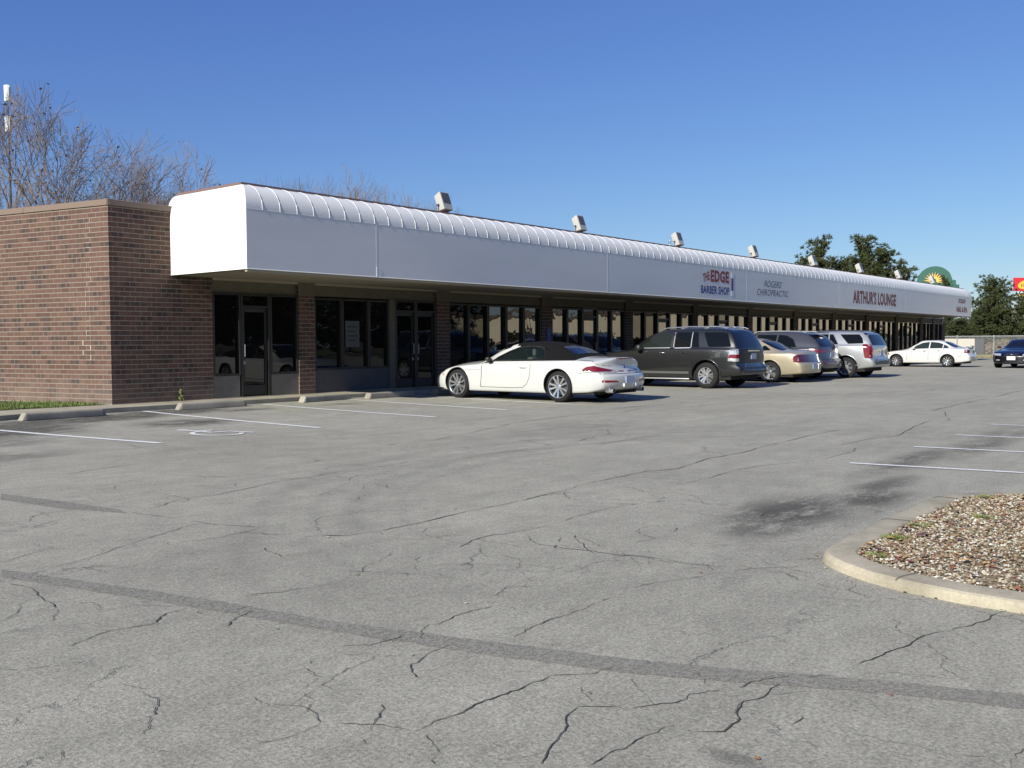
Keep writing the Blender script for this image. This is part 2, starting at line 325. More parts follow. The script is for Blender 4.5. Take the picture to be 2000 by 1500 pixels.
_tr = _t.n('BsdfTransparent'); _mx = _t.n('MixShader'); _t.l(_t.mr(_t.noise(_P, 38, 4, .8), .50, .60, 0, .75), _mx.inputs[0]); _t.l(_t.b.outputs[0], _mx.inputs[1]); _t.l(_tr.outputs[0], _mx.inputs[2]); _t.l(_mx.outputs[0], MT['seal'].node_tree.nodes['Material Output'].inputs[0])
MT['lamp_body'] = mat('lamp_housing', (.40, .395, .36), .5)
MT['lamp_glass'] = mat('lamp_lens', (.10, .095, .085), .15, spec=.6)
MT['dark'] = mat('dark_metal', (.03, .03, .03), .5)
MT['galv'] = mat('galvanised', (.42, .43, .43), .45, metal=.6)
MT['tyre'] = mat('tyre_rubber', (.013, .013, .013), .8, spec=.3)
MT['chrome'] = mat('bright_alloy', (.74, .75, .77), .22, metal=.9)
MT['alloy'] = mat('silver_alloy', (.62, .62, .62), .34, metal=.7)
MT['well'] = mat('wheel_well', (.012, .012, .012), .95)
MT['blackp'] = mat('black_plastic', (.02, .02, .02), .45)
MT['cglass'] = m_glass('car_glass', (.005, .006, .006), .02, 1.38)
MT['cglass_b'] = m_glass('car_glass_tint', (.006, .007, .012), .02, 1.6)
MT['red'] = mat('tail_lamp_red', (.15, .003, .004), .12, spec=.6, coat=1)
MT['redd'] = mat('reflector_red', (.22, .01, .012), .3, coat=.5)
MT['clear'] = mat('lamp_clear', (.62, .62, .60), .08, metal=.5, coat=1)
MT['amber'] = mat('lamp_amber', (.55, .16, .02), .2, coat=.6)
MT['top_cloth'] = mat('convertible_cloth', (.007, .0065, .0065), 1, spec=.15)
MT['plate'] = mat('plate', (.35, .42, .55), .4)
MT['seat'] = mat('seat_leather', (.42, .43, .36), .55)
# ------------------------------------------------------------ ground
def sheet(name, poly, z, m, kind='structure', parent=None, thick=None):
    mb = MB()
    if thick: mb.prism(poly, z-thick, z)
    else: mb.add([(x, y, z) for x, y in poly], [tuple(range(len(poly)))])
    o = mb.build(name, m, parent)
    if not thick:
        for p in o.data.polygons:
            if p.normal.z < 0: p.flip()
    if kind: o['kind'] = kind
    return o
mg = mat('dry_grass', (.10, .10, .045), .95); _t = NT(mg); _P = _t.pos()
_t.base(_t.mix(_t.noise(_P, .25, 6, .7), (.065, .085, .03), (.19, .16, .085)))
sheet('ground', [(-400, -400), (1200, -400), (1200, 900), (-400, 900)], -0.06, mg)
sheet('parking_lot', [(-60, -28), (71.6, -28), (71.6, 18), (66.2, 18), (66.2, 16.72), (-60, 16.72)], 0.0, MT['asphalt'])
sheet('road', [(-200, -48), (300, -48), (300, -38), (-200, -38)], -0.02, m_concrete('road_surface', (.2, .2, .19)))
# pavement in front of the shops, with a curved front where it starts
walk = [(-10, 16.3), (6.2, 16.3), (7.6, 16.66), (9.2, 16.74), (66.0, 16.74), (66.0, 17.72), (9.3, 17.72), (8.2, 17.75), (-10, 18.1)]
sheet('pavement', walk, 0.085, MT['walk'], thick=.15)
mb = MB()
for x in [10.9+1.55*i for i in range(36)]: mb.box((x-.008, 16.75, .0853), (x+.008, 17.65, .0885))
mb.build('pavement_joint', MT['crack'])['kind'] = 'structure'
# grass beside the brick wall
sheet('grass_bed', [(-10, 18.1), (8.15, 17.76), (9.3, 17.73), (9.47, 17.69), (8.3, 23.1), (7.5, 27), (-10, 27)], 0.088, mat('grass_soil', (.055, .065, .025), .95), thick=.1)
gm = mat('grass_blades', (.10, .16, .03), .8); _t = NT(gm); _t.base(_t.mix(_t.noise(_t.pos(), 3, 4, .7), (.075, .14, .022), (.17, .19, .05)))
mb = MB()
rg = random.Random(3)
for i in range(9000):
    y = 17.78+abs(rg.gauss(0, 1.0)); x = rg.uniform(4.6, 9.42-(y-17.66)*.21)
    if y > 21.2 or y < 18.05-.035*(x): continue
    h = rg.uniform(.025, .075); a = rg.uniform(0, 6.28); dx, dy = math.cos(a)*.009, math.sin(a)*.009; lx, ly = rg.gauss(0, .02), rg.gauss(0, .02)
    mb.add([(x-dx, y-dy, .085), (x+dx, y+dy, .085), (x+lx, y+ly, .085+h)], [(0, 1, 2)])
tag(mb.build('grass', gm, recalc=False), 'short green grass strip along the foot of the side brick wall', 'grass', kind='stuff')

# cracks: ragged ribbons lying 3 mm over the asphalt, grouped in one setting mesh
def ribbon(mb, pts, width, rg, z=.0035, rag=.5, gap=0., step=.06):
    pts = [Vector((p[0], p[1], 0)) for p in pts]
    L = []; side = 0
    for a, b in zip(pts, pts[1:]):
        n = max(1, int((b-a).length/step))
        for k in range(n):
            t = k/n; p = a.lerp(b, t); d = (b-a).normalized(); q = Vector((-d.y, d.x, 0))
            side = side*.86 + rg.gauss(0, .0055)
            L.append((p + q*(side+rg.gauss(0, .0022)), q))
    L.append((pts[-1], L[-1][1]))
    wl = []; cur = .5; skip = 0
    for i in range(len(L)): cur = min(1.25, max(0., cur*.8+.2*rg.uniform(-.6, 1.9))); wl.append(width*cur*.5*rg.uniform(.75, 1.25))
    wl[0] = wl[-1] = 0
    for i in range(len(L)-1):
        if skip: skip -= 1; continue
        if rg.random() < gap*.10: skip = rg.randrange(1, 5); continue
        w0, w1 = wl[i], wl[i+1]
        (p, q), (p2, q2) = L[i], L[i+1]
        mb.add([p-q*w0+Vector((0, 0, z)), p2-q2*w1+Vector((0, 0, z)), p2+q2*w1+Vector((0, 0, z)), p+q*w0+Vector((0, 0, z))], [(0, 1, 2, 3)])
mb = MB(); rg = random.Random(11)
for kind, pts in CRACKS:
    far = sum(math.hypot(*p) for p in pts)/len(pts)
    wd = (.0009 + .0012*far) * (1.2 if kind else .8)
    ribbon(mb, pts, wd, rg, gap=.06 if kind else .2, rag=1., step=.010+.004*far)
    if kind:
        for k in range(len(pts)-1):
            if rg.random() < .5:
                p = pts[k]; q = (p[0]+rg.uniform(-.22, .22), p[1]+rg.uniform(-.3, .3)); ribbon(mb, [p, q], wd*.4, rg, gap=.3, step=.03)
for k in range(110):      # hairlines wandering between the larger cracks
    x, y = rg.uniform(1.2, 7), rg.uniform(.5, 8); a = rg.choice((.5, .6, 2.2, 2.4, 1.2))+rg.gauss(0, .35); pts = [(x, y)]
    for j in range(rg.randrange(2, 7)): a += rg.gauss(0, .45); x += math.cos(a)*.13; y += math.sin(a)*.13; pts.append((x, y))
    if math.hypot(x, y) > 1.8: ribbon(mb, pts, .0010+.0006*math.hypot(x, y), rg, gap=.5, step=.012)
o = mb.build('asphalt_cracks', MT['crack'], recalc=False); o['kind'] = 'structure'
mb = MB()
for up, lo in SEALS:
    rg2 = random.Random(2); U = []; L = []
    for i in range(len(up)-1):
        n = 14
        for k in range(n):
            t = k/n
            U.append((up[i][0]+(up[i+1][0]-up[i][0])*t+rg2.gauss(0, .004), up[i][1]+(up[i+1][1]-up[i][1])*t+rg2.gauss(0, .006)))
            L.append((lo[i][0]+(lo[i+1][0]-lo[i][0])*t+rg2.gauss(0, .004), lo[i][1]+(lo[i+1][1]-lo[i][1])*t+rg2.gauss(0, .006)))
    U.append(up[-1]); L.append(lo[-1])
    for i in range(len(U)-1): mb.add([(*U[i], .002), (*L[i], .002), (*L[i+1], .002), (*U[i+1], .002)], [(0, 1, 2, 3)])
o = mb.build('asphalt_repair_strip', MT['seal']); o['kind'] = 'structure'
for p in o.data.polygons:
    if p.normal.z < 0: p.flip()

# painted stall lines
mb = MB(); rg = random.Random(5)
for a, b, wd in [((6.0, 16.25), (6.57, 11.07), .10), ((9.52, 16.6), (9.19, 11.15), .10), ((12.05, 16.4), (11.67, 11.18), .10), ((14.23, 16.3), (13.68, 11.28), .10), ((16.2, 16.3), (15.62, 11.2), .10),
              ((9.75, 3.52), (10.6, -1.6), .085), ((11.7, 3.47), (12.4, -1.6), .085), ((13.47, 3.47), (14.1, -1.6), .085), ((15.47, 3.5), (16.0, -1.6), .085), ((17.6, 3.5), (18.0, -1.6), .085), ((19.8, 3.5), (20.1, -1.6), .085), ((22.1, 3.5), (22.3, -1.6), .085)]:
    bow = .10 if a[1] > 10 else .03
    pts = []
    for k in range(40):
        t = k/39; x = a[0]+(b[0]-a[0])*t + bow*math.sin(t*math.pi)*-.5; y = a[1]+(b[1]-a[1])*t; pts.append((x, y))
    for k in range(39):
        w0, w1 = wd*rg.uniform(.44, .54), wd*rg.uniform(.44, .54)
        (x0, y0), (x1, y1) = pts[k], pts[k+1]
        mb.add([(x0-w0, y0, .0062), (x1-w1, y1, .0062), (x1+w1, y1, .0062), (x0+w0, y0, .0062)], [(0, 1, 2, 3)])
o = mb.build('parking_lines', MT['white']); o['kind'] = 'structure'
for p in o.data.polygons:
    if p.normal.z < 0: p.flip()
for x in range(6):
    pass
# painted wheelchair symbol, read from the stall entrance
mb = MB(); cx, cy = 7.78, 11.75
SZ = [.0064]
def stroke(pts, wd):
    SZ[0] += .0006; pts = [Vector((p[0], p[1], SZ[0])) for p in pts]; vs = []
    for i, p in enumerate(pts):
        d = (pts[min(i+1, len(pts)-1)]-pts[max(i-1, 0)]).normalized(); q = Vector((-d.y, d.x, 0))*wd*.5; vs += [p-q, p+q]
    mb.add(vs, [(2*i, 2*i+1, 2*i+3, 2*i+2) for i in range(len(pts)-1)])
arc = [(cx+.30*math.cos(R(a)), cy-.10+.40*math.sin(R(a))) for a in range(60, 331, 12)]
stroke(arc, .07); stroke([(cx-.02, cy+.62), (cx+.02, cy+.02)], .075); stroke([(cx+.02, cy+.03), (cx+.28, cy+.0)], .07); stroke([(cx+.27, cy+.02), (cx+.36, cy-.45)], .07); stroke([(cx, cy+.38), (cx+.24, cy+.38)], .06)
hd = [(cx-.03+.07*math.cos(a), cy+.72+.09*math.sin(a)) for a in [k*math.pi/8 for k in range(16)]]
mb.add([(x, y, .0064) for x, y in hd], [tuple(range(16))])
o = mb.build('wheelchair_symbol', MT['white']); o['kind'] = 'structure'
for p in o.data.polygons:
    if p.normal.z < 0: p.flip()

# concrete wheel stops
def stop_mesh():
    mb = MB(); L = .85
    prof = [(-.085, 0), (.085, 0), (.084, .10), (.065, .13), (-.065, .13), (-.084, .10)]
    n = len(prof); xs = [(-L, 1, .75), (-L+.10, 1, 1), (L-.10, 1, 1), (L, 1, .75)]
    vs = []
    for i, (x, sy, sz) in enumerate(xs):
        for (y, z) in prof: vs.append((x + (0 if z < .06 else (.07 if i == 0 else -.07 if i == 3 else 0)), y*sy, z))
    fs = [(i*n+k, i*n+(k+1) % n, (i+1)*n+(k+1) % n, (i+1)*n+k) for i in range(3) for k in range(n)] + [tuple(range(n)), tuple(range(3*n, 4*n))]
    mb.add(vs, fs); o = mb.build('wheel_stop', MT['stop']); bevel(o, .008, 1); return o
st0 = stop_mesh()
stops = [(7.83, 16.18, 1, 'concrete wheel stop at the left end of the row, before the brick wall'),
         (10.8, 16.32, -4, 'concrete wheel stop in front of the single glass entrance door'),
         (13.6, 16.30, 6, 'concrete wheel stop before the first brick pier and its dark panel'),
         (15.32, 16.1, 1, 'concrete wheel stop in front of the double glass doors'),
         (17.35, 15.98, 0, 'concrete wheel stop under the nose of the white convertible')]
for i, (x, y, rz, lb) in enumerate(stops):
    o = st0 if i == 0 else st0.copy()
    if i: COL.objects.link(o)
    o.location = (x, y, .002); o.rotation_euler = (0, 0, R(rz)); o.scale = ((.86 if i else .86), 1, 1)
    tag(o, lb, 'wheel stop', 'concrete wheel stops along the pavement')

# drain cover in the grass
mb = MB(); mb.lathe([(.095, 0), (.095, .30), (.11, .33), (.11, .36), (.085, .38)], 28, 'z', c=(8.0, 18.25, 0))
tag(mb.build('manhole_cover', mat('iron', (.05, .04, .035), .8), smooth=30), 'dark round iron cover lying in the grass strip', 'manhole cover')

# ------------------------------------------------------------ planted island
OUT = [(4.86, -6), (4.86, -2), (4.86, .3), (4.84, 1.0), (4.86, 1.3), (4.95, 1.62), (5.11, 1.89), (5.34, 2.08), (5.7, 2.13), (6.3, 2.14), (7.1, 2.15), (7.7, 2.14), (8.06, 2.02), (8.35, 1.78), (8.55, 1.4), (8.65, .9), (8.7, -2), (8.7, -6)]
def densify(pts, st=.08):
    P = [Vector(p) for p in pts]; o = []
    for i in range(len(P)-1):
        p0, p1, p2, p3 = P[max(i-1, 0)], P[i], P[i+1], P[min(i+2, len(P)-1)]
        n = max(1, min(30, int((p2-p1).length/st)))
        for k in range(n):
            t = k/n; tt = t*t; t3 = tt*t
            if (p2-p1).length > 1.2 or (p1-p0).length > 1.2 or (p3-p2).length > 1.2: o.append(p1.lerp(p2, t)); continue
            o.append(.5*((2*p1)+(p2-p0)*t+(2*p0-5*p1+4*p2-p3)*tt+(3*p1-p0-3*p2+p3)*t3))
    o.append(P[-1]); return o
OD = densify(OUT)
mb = MB(); rg = random.Random(4); n = len(OD)
prof = [(0, -.02), (.006, .028), (.018, .046), (.032, .054), (.06, .0565), (.178, .058), (.192, .050), (.20, .0)]
vs = []
for i, p in enumerate(OD):
    d = (OD[min(i+1, n-1)]-OD[max(i-1, 0)]).normalized(); q = Vector((d.y, -d.x))
    for j, (o_, z) in enumerate(prof):
        e = p+q*(o_+rg.uniform(-.003, .003)*(j < 4)); vs.append((e.x, e.y, z+rg.uniform(-.002, .002)*(j in (1, 2, 3))))
m_ = len(prof)
mb.add(vs, [(i*m_+k, i*m_+k+1, (i+1)*m_+k+1, (i+1)*m_+k) for i in range(n-1) for k in range(m_-1)])
ko = mb.build('kerb', MT['kerb'], smooth=24); ko['kind'] = 'structure'
mb = MB()
for p in [(5.02, 1.52), (6.5, 2.14), (4.85, .35), (7.75, 2.12)]:
    i = min(range(n), key=lambda k: (OD[k]-Vector(p)).length); d = (OD[min(i+1, n-1)]-OD[max(i-1, 0)]).normalized(); q = Vector((d.y, -d.x)); a = OD[i]-q*.0; b = OD[i]+q*.19
    mb.tube([(a.x-q.x*.0, a.y, .05), (a.x+q.x*.04, a.y+q.y*.04, .0625), (b.x, b.y, .0645)], .0018, 4)
mb.build('kerb_joint', MT['crack'])['kind'] = 'structure'
INN = []
for i, p in enumerate(OD):
    d = (OD[min(i+1, n-1)]-OD[max(i-1, 0)]).normalized(); q = Vector((d.y, -d.x)); INN.append(p+q*.19)
def inside(x, y):
    c = False; P = INN
    for i in range(len(P)):
        a, b = P[i], P[i-1]
        if (a.y > y) != (b.y > y) and x < (b.x-a.x)*(y-a.y)/(b.y-a.y)+a.x: c = not c
    return c
soil = mat('island_soil', (.14, .10, .065), .95); _t = NT(soil); _P = _t.pos()
_t.base(_t.mix(_t.noise(_P, 14, 5, .7), (.10, .075, .045), (.30, .24, .16)))
sheet('soil_bed', [(p.x, p.y) for p in INN], .042, soil, kind='structure', thick=.05)
def attr_mesh(name, mb, cols, m, percol):
    o = mb.build(name, m, recalc=False); me = o.data
    a = me.color_attributes.new("tone", 'FLOAT_COLOR', 'CORNER')
    buf = np.zeros((len(me.loops), 4), 'f'); i = 0
    for fi, p in enumerate(me.polygons): buf[p.loop_start:p.loop_start+p.loop_total] = (*cols[fi//percol], 1)
    a.data.foreach_set('color', buf.ravel()); return o
gm2 = mat('pebbles', (.5, .4, .3), .75, spec=.3); _t = NT(gm2); _a = _t.n('Attribute', attribute_name='tone'); _t.base(_a.outputs['Color'])
PAL = [(.60, .53, .40), (.72, .67, .56), (.45, .35, .22), (.34, .25, .15), (.30, .15, .09), (.50, .41, .27), (.20, .16, .10), (.82, .78, .68), (.40, .31, .19), (.26, .21, .13), (.55, .48, .34), (.16, .12, .08)]
mb = MB(); cols = []; rg = random.Random(21)
octf = [(0, 2, 4), (2, 1, 4), (1, 3, 4), (3, 0, 4), (2, 0, 5), (1, 2, 5), (3, 1, 5), (0, 3, 5)]
cnt = 0
while cnt < 15000:
    x = rg.uniform(5.0, 8.6); y = 2.0-abs(rg.gauss(0, .9))
    if y < -2 or not inside(x, y): continue
    cnt += 1
    s = rg.uniform(.006, .015)*(1+.35*(rg.random() < .1)); a = rg.uniform(0, 3.14); ca, sa = math.cos(a), math.sin(a); e = rg.uniform(.6, 1)
    z = .046+rg.uniform(0, .012)+.02*(math.sin(x*5)*math.sin(y*4))*.3
    tl = rg.uniform(-.4, .4)
    pv = [(s, 0, tl*s), (-s, 0, -tl*s), (0, s*e, 0), (0, -s*e, 0), (rg.uniform(-.3, .3)*s, 0, s*.55), (0, 0, -s*.5)]
    mb.add([(x+p[0]*ca-p[1]*sa, y+p[0]*sa+p[1]*ca, z+p[2]) for p in pv], octf); c = rg.choice(PAL); k = rg.uniform(.45, .80); cols.append(tuple(v*k for v in c))
tag(attr_mesh('gravel', mb, cols, gm2, 8), 'brown, tan and white pebbles filling the kerbed island', 'gravel', kind='stuff')
# fallen leaves on the island
mb = MB(); cols = []
for i in range(320):
    x = rg.uniform(5.0, 8.4); y = 2.0-abs(rg.gauss(0, .8))
    if not inside(x, y): continue
    s = rg.uniform(.012, .034); a = rg.uniform(0, 6.28); ca, sa = math.cos(a), math.sin(a); z = .062
    pv = [(-s, 0, 0), (-.2*s, .5*s, .3*s), (s, 0, .2*s), (-.2*s, -.5*s, .25*s)]
    mb.add([(x+p[0]*ca-p[1]*sa, y+p[0]*sa+p[1]*ca, z+p[2]) for p in pv], [(0, 1, 2, 3)]); cols.append(rg.choice([(.30, .10, .04), (.22, .07, .05), (.34, .20, .08), (.10, .05, .06), (.42, .26, .10)]))
tag(attr_mesh('fallen_leaves', mb, cols, gm2, 1), 'small curled red and brown leaves scattered over the island gravel', 'leaves', kind='stuff')
# weed tufts
def tuft(x, y, z, r, n, h, name, lb, cat, grp=None, m=None, rg=rg):
    mb = MB()
    for i in range(n):
        a = rg.uniform(0, 6.28); d = abs(rg.gauss(0, r*.5)); px, py = x+math.cos(a)*d, y+math.sin(a)*d; b = rg.uniform(0, 6.28); s = rg.uniform(.002, .0045)
        hh = h*rg.uniform(.5, 1.1); lx, ly = math.cos(a)*hh*.7, math.sin(a)*hh*.7
        mb.add([(px-s*math.sin(b), py+s*math.cos(b), z), (px+s*math.sin(b), py-s*math.cos(b), z), (px+lx*.5+s*.6, py+ly*.5, z+hh*.8), (px+lx, py+ly, z+hh)], [(0, 1, 2), (1, 3, 2)])
    return tag(mb.build(name, m or gm, recalc=False), lb, cat, grp)
for (x, y, r, n_, lb) in [(5.95, 1.86, .07, 90, 'small bright green tuft against the back kerb, near the island corner'), (6.42, 1.86, .08, 90, 'low green weed along the back kerb, second tuft from the island corner'), (5.38, 1.78, .05, 50, 'tiny green weed at the rounded corner of the island'), (5.55, .98, .06, 70, 'green tuft near the front kerb of the gravel island'),
                      (7.0, 1.62, .07, 70, 'dark green weed with a curled stem in the far gravel'), (7.9, 1.80, .09, 90, 'green tuft at the far rounded corner of the island'), (6.15, 1.05, .05, 50, 'thin weed in the middle of the gravel')]:
    tuft(x, y, .048, r, n_*2, .026, 'weed_tuft', lb, 'weed', 'weeds in the gravel island')
# yellow-green weed by the brick front
mb = MB()
for (dx, z, s) in [(-.03, .14, .05), (.02, .19, .045), (-.02, .26, .05), (.04, .12, .04), (0, .31, .035)]:
    mb.add([(10.92+dx-s*.5, 17.6, z), (10.92+dx, 17.59, z-s*.7), (10.92+dx+s*.6, 17.58, z), (10.92+dx, 17.61, z+s)], [(0, 1, 2, 3)])
mb.tube([(10.92, 17.61, .08), (10.925, 17.6, .3)], .004, 4)
tag(mb.build('weed_plant', mat('weed_leaf', (.16, .18, .035), .6), recalc=False), 'yellow-green leafy weed growing at the foot of the shaded brick front', 'weed')
# edge litter where pavement meets asphalt
mb = MB(); cols = []
for i in range(500):
    k = rg.random()
    if k < .5: x, y = rg.uniform(6.5, 16), 16.73-abs(rg.gauss(0, .05))
    elif k < .8: i2 = rg.randrange(20, n-1); p = OD[i2]; x, y = p.x-abs(rg.gauss(0, .03)), p.y+abs(rg.gauss(0, .03))
    else: x, y = rg.uniform(2.5, 9), rg.uniform(1, 9)
    s = rg.uniform(.004, .012); a = rg.uniform(0, 6.28)
    mb.add([(x+s*math.cos(a+t), y+s*math.sin(a+t), .006+.004*(j % 2)) for j, t in enumerate((0, 1.7, 3.1, 4.6))], [(0, 1, 2, 3)]); cols.append(rg.choice([(.3, .25, .1), (.25, .12, .05), (.5, .48, .42), (.12, .1, .07), (.16, .2, .05)]))
tag(attr_mesh('ground_litter', mb, cols, gm2, 1), 'grit, leaf bits and small debris on the asphalt and along the kerbs', 'debris', kind='stuff')
# ------------------------------------------------------------ the shop building
YB, YC = 17.657, 15.114
B = empty('shop_building', (9.487, YB, 0))
tag(B, 'long low brick shop row with a white rounded awning and dark glass storefronts', 'building')
OFF = Vector((-9.487, -YB, 0))
def bpart(mb, name, m, smooth=None, parent=B):
    mb.v = [tuple(Vector(v)+OFF) for v in mb.v]; return mb.build(name, m, parent, smooth)
X0, Y0 = 9.487, YB
wd_ = Vector((-.2115, .9774, 0))            # direction of the side wall
nrm = Vector((-.9774, -.2115, 0))
HB = 3.93
def P_(d, z, o=0): p = Vector((X0, Y0, 0))+wd_*d+nrm*o; return (p.x, p.y, z)
mb = MB(); mb.add([P_(0, -.1), P_(14, -.1), P_(14, HB), P_(0, HB)], [(0, 1, 2, 3)]); bpart(mb, 'side_wall', MT['brick_s'])
mb = MB(); mb.box((X0, Y0, -.1), (11.735, Y0+.3, HB)); bpart(mb, 'front_wall', MT['brick_f'])
# coping on both walls
mb = MB()
def cop(a, b, n_):
    a, b, n_ = Vector(a), Vector(b), Vector(n_)
    pr = [(.02, -.075), (.025, .03), (.0, .045), (-.3, .045), (-.3, -.02)]
    vs = [p+n_*o+Vector((0, 0, z)) for p in (a, b) for (o, z) in pr]
    mb.add(vs, [(i, i+1, 5+i+1, 5+i) for i in range(4)]+[(0, 1, 2, 3, 4), (5, 6, 7, 8, 9)])
cop(P_(-.03, 3.975), P_(14, 3.975), nrm); cop((X0-.03, Y0, 3.975), (11.2, Y0, 3.975), (0, -1, 0))
for d in (2.4, 5.4, 8.4): mb.add([P_(d, 3.905, .027), P_(d+.02, 3.905, .027), P_(d+.02, 4.0, .029), P_(d, 4.0, .029)], [(0, 1, 2, 3)])
bpart(mb, 'coping', MT['coping'])
# repaired zig-zag crack following the mortar joints of the side wall
mb = MB(); rg = random.Random(8); d = .55; z = 3.62; BH = .0945
zc_ = math.floor(3.70/BH)*BH
side = 0
while zc_ > .95:
    big = zc_ < 1.35
    w_ = rg.uniform(.003, .008) if not big else .014
    dd = .50+(.11 if side else 0)+(.05 if zc_ < 2.4 else 0)+(.1 if big and side else 0)
    mb.add([P_(dd, zc_-BH, .004), P_(dd+w_, zc_-BH, .004), P_(dd+w_+rg.uniform(-.004, .004), zc_, .004), P_(dd, zc_, .004)], [(0, 1, 2, 3)])
    nd = .50+(0 if side else .11)+(.05 if zc_-BH < 2.4 else 0)
    if rg.random() < .5: mb.add([P_(dd, zc_-BH-.005, .004), P_(nd, zc_-BH-.005, .004), P_(nd, zc_-BH+.001, .004), P_(dd, zc_-BH+.001, .004)], [(0, 1, 2, 3)])
    side = 1-side; zc_ -= BH
bpart(mb, 'mortar_repair', mat('pale_mortar', (.50, .47, .41), .9))
# body behind the facade, roof
mb = MB(); mb.box((9.9, Y0+.35, 3.80), (65.6, 31, 3.86)); mb.box((65.35, Y0+.02, 0), (65.6, 31, 3.8)); mb.box((9.6, 30.8, 0), (65.6, 31.0, 3.86)); bpart(mb, 'roof', mat('roof_membrane', (.2, .19, .18), .9))
# wall over the storefronts and the soffit
mb = MB(); mb.box((11.735, YB+.05, 2.335), (65.59, YB+.30, 4.0)); bpart(mb, 'sign_band', MT['stucco'])
mb = MB(); mb.box((11.0, YC+.05, 2.63), (61.3, YB+.04, 2.66)); bpart(mb, 'soffit', MT['soffit'])
mb = MB()
mb.box((10.82, YC+.03, 2.585), (61.5, YC+.10, 2.63)); mb.box((11.0, YC+.42, 2.60), (61.3, YC+.47, 2.63)); mb.box((11.74, YB-.03, 2.585), (65.5, YB+.045, 2.63))
bpart(mb, 'soffit_trim', mat('trim_paint', (.36, .31, .22), .7))
# piers
PIERS = [(13.97, 14.43), (18.50, 18.99), (23.05, 23.58), (27.71, 28.16), (32.39, 32.75), (37.06, 37.48), (41.72, 42.2), (46.35, 46.79), (51.05, 51.5), (55.86, 56.3), (60.41, 60.9), (63.0, 63.43), (64.95, 65.59)]
for a, b in PIERS:
    mb = MB(); mb.box((a, YB-.02, .0), (b, YB+.28, 2.625)); bpart(mb, 'pier', MT['brick_f'])
for a, b in PIERS:
    mb = MB(); mb.box((a-.012, YB-.035, 2.33), (b+.012, YB-.021, 2.625)); bpart(mb, 'pier_cap', MT['stucco'])
mb = MB(); mb.box((11.735, YB-.004, -.05), (65.6, YB+.3, .10)); bpart(mb, 'foundation', MT['walk'])
# one storefront opening: frame with its own depth and the pane set back in it
GI = 0
def window(x0, x1, z0, z1, wavy=False):
    global GI; GI += 1
    mb = MB(); fw = .045; y0, y1 = YB+.00, YB+.14
    mb.box((x0, y0, z0), (x0+fw, y1, z1)); mb.box((x1-fw, y0, z0), (x1, y1, z1))
    mb.box((x0+fw, y0+.01, z0), (x1-fw, y1, z0+fw)); mb.box((x0+fw, y0+.01, z1-fw), (x1-fw, y1, z1))
    f = bpart(mb, 'window', MT['frame'])
    rg = random.Random(GI*7); tw = rg.uniform(-.010, .010)*(1 if wavy else .35); tz = rg.uniform(-.004, .004)*(1 if wavy else .5)
    mb = MB(); yy = YB+.085
    mb.add([(x0+fw, yy-tw-tz, z0+fw), (x1-fw, yy+tw-tz, z0+fw), (x1-fw, yy+tw+tz, z1-fw), (x0+fw, yy-tw+tz, z1-fw)], [(0, 1, 2, 3)])
    bpart(mb, 'pane', MT['glass_w'] if wavy else MT['glass'], parent=f); return f
def door(x0, x1, z0=.10, z1=2.33, transom=2.02, hinge=1, wavy=False):
    fw = .05; mb = MB(); y0, y1 = YB+.0, YB+.14
    mb.box((x0, y0, z0), (x0+fw, y1, z1)); mb.box((x1-fw, y0, z0), (x1, y1, z1)); mb.box((x0+fw, y0+.01, z1-fw), (x1-fw, y1, z1)); mb.box((x0+fw, y0+.01, transom), (x1-fw, y1, transom+fw))
    f = bpart(mb, 'door', MT['frame'])
    mb = MB(); a, b = x0+fw+.004, x1-fw-.004
    mb.box((a, y0+.05, z0+.02), (a+.06, y0+.09, transom-.005)); mb.box((b-.06, y0+.05, z0+.02), (b, y0+.09, transom-.005)); mb.box((a+.06, y0+.05, z0+.02), (b-.06, y0+.09, z0+.24)); mb.box((a+.06, y0+.05, transom-.09), (b-.06, y0+.09, transom-.005))
    bpart(mb, 'door_leaf', MT['frame_l'], parent=f)
    mb = MB(); mb.add([(a+.06, y0+.07, z0+.24), (b-.06, y0+.07, z0+.24), (b-.06, y0+.07, transom-.09), (a+.06, y0+.07, transom-.09)], [(0, 1, 2, 3)]); bpart(mb, 'pane', MT['glass_w'] if wavy else MT['glass'], parent=f)
    mb = MB(); mb.add([(x0+fw, y0+.07, transom+fw), (x1-fw, y0+.07, transom+fw), (x1-fw, y0+.07, z1-fw), (x0+fw, y0+.07, z1-fw)], [(0, 1, 2, 3)]); bpart(mb, 'transom_pane', MT['glass'], parent=f)
    hx = a+.03 if hinge > 0 else b-.03
    mb = MB(); mb.tube([(hx, y0+.05, .95), (hx, y0+.0, .97), (hx, y0+.0, 1.22), (hx, y0+.05, 1.24)], .011, 6); mb.box((hx-.02, y0+.03, .80), (hx+.02, y0+.05, .87)); bpart(mb, 'handle', MT['galv'], parent=f)
    return f
def kick(x0, x1, z1, m): mb = MB(); mb.box((x0, YB+.02, .10), (x1, YB+.2, z1)); bpart(mb, 'kick_panel', m)
def post(x0, x1, m=None): mb = MB(); mb.box((x0, YB-.005, .10), (x1, YB+.2, 2.334)); bpart(mb, 'post', m or MT['stucco'])
# first bay: window, single door, window
kick(11.74, 12.40, .56, MT['panel']); window(11.74, 12.43, .565, 2.33); door(12.44, 13.19, hinge=1); kick(13.22, 13.965, .56, MT['panel']); window(13.20, 13.965, .565, 2.33)
# second bay: three panes on a grey panel, a post, double doors
kick(14.43, 16.79, .62, MT['panel_g'])
for a, b in ((14.435, 15.27), (15.28, 16.12), (16.13, 16.80)): window(a, b, .625, 2.30)
post(16.81, 17.0); door(17.01, 17.745, hinge=-1); door(17.75, 18.49, hinge=1)
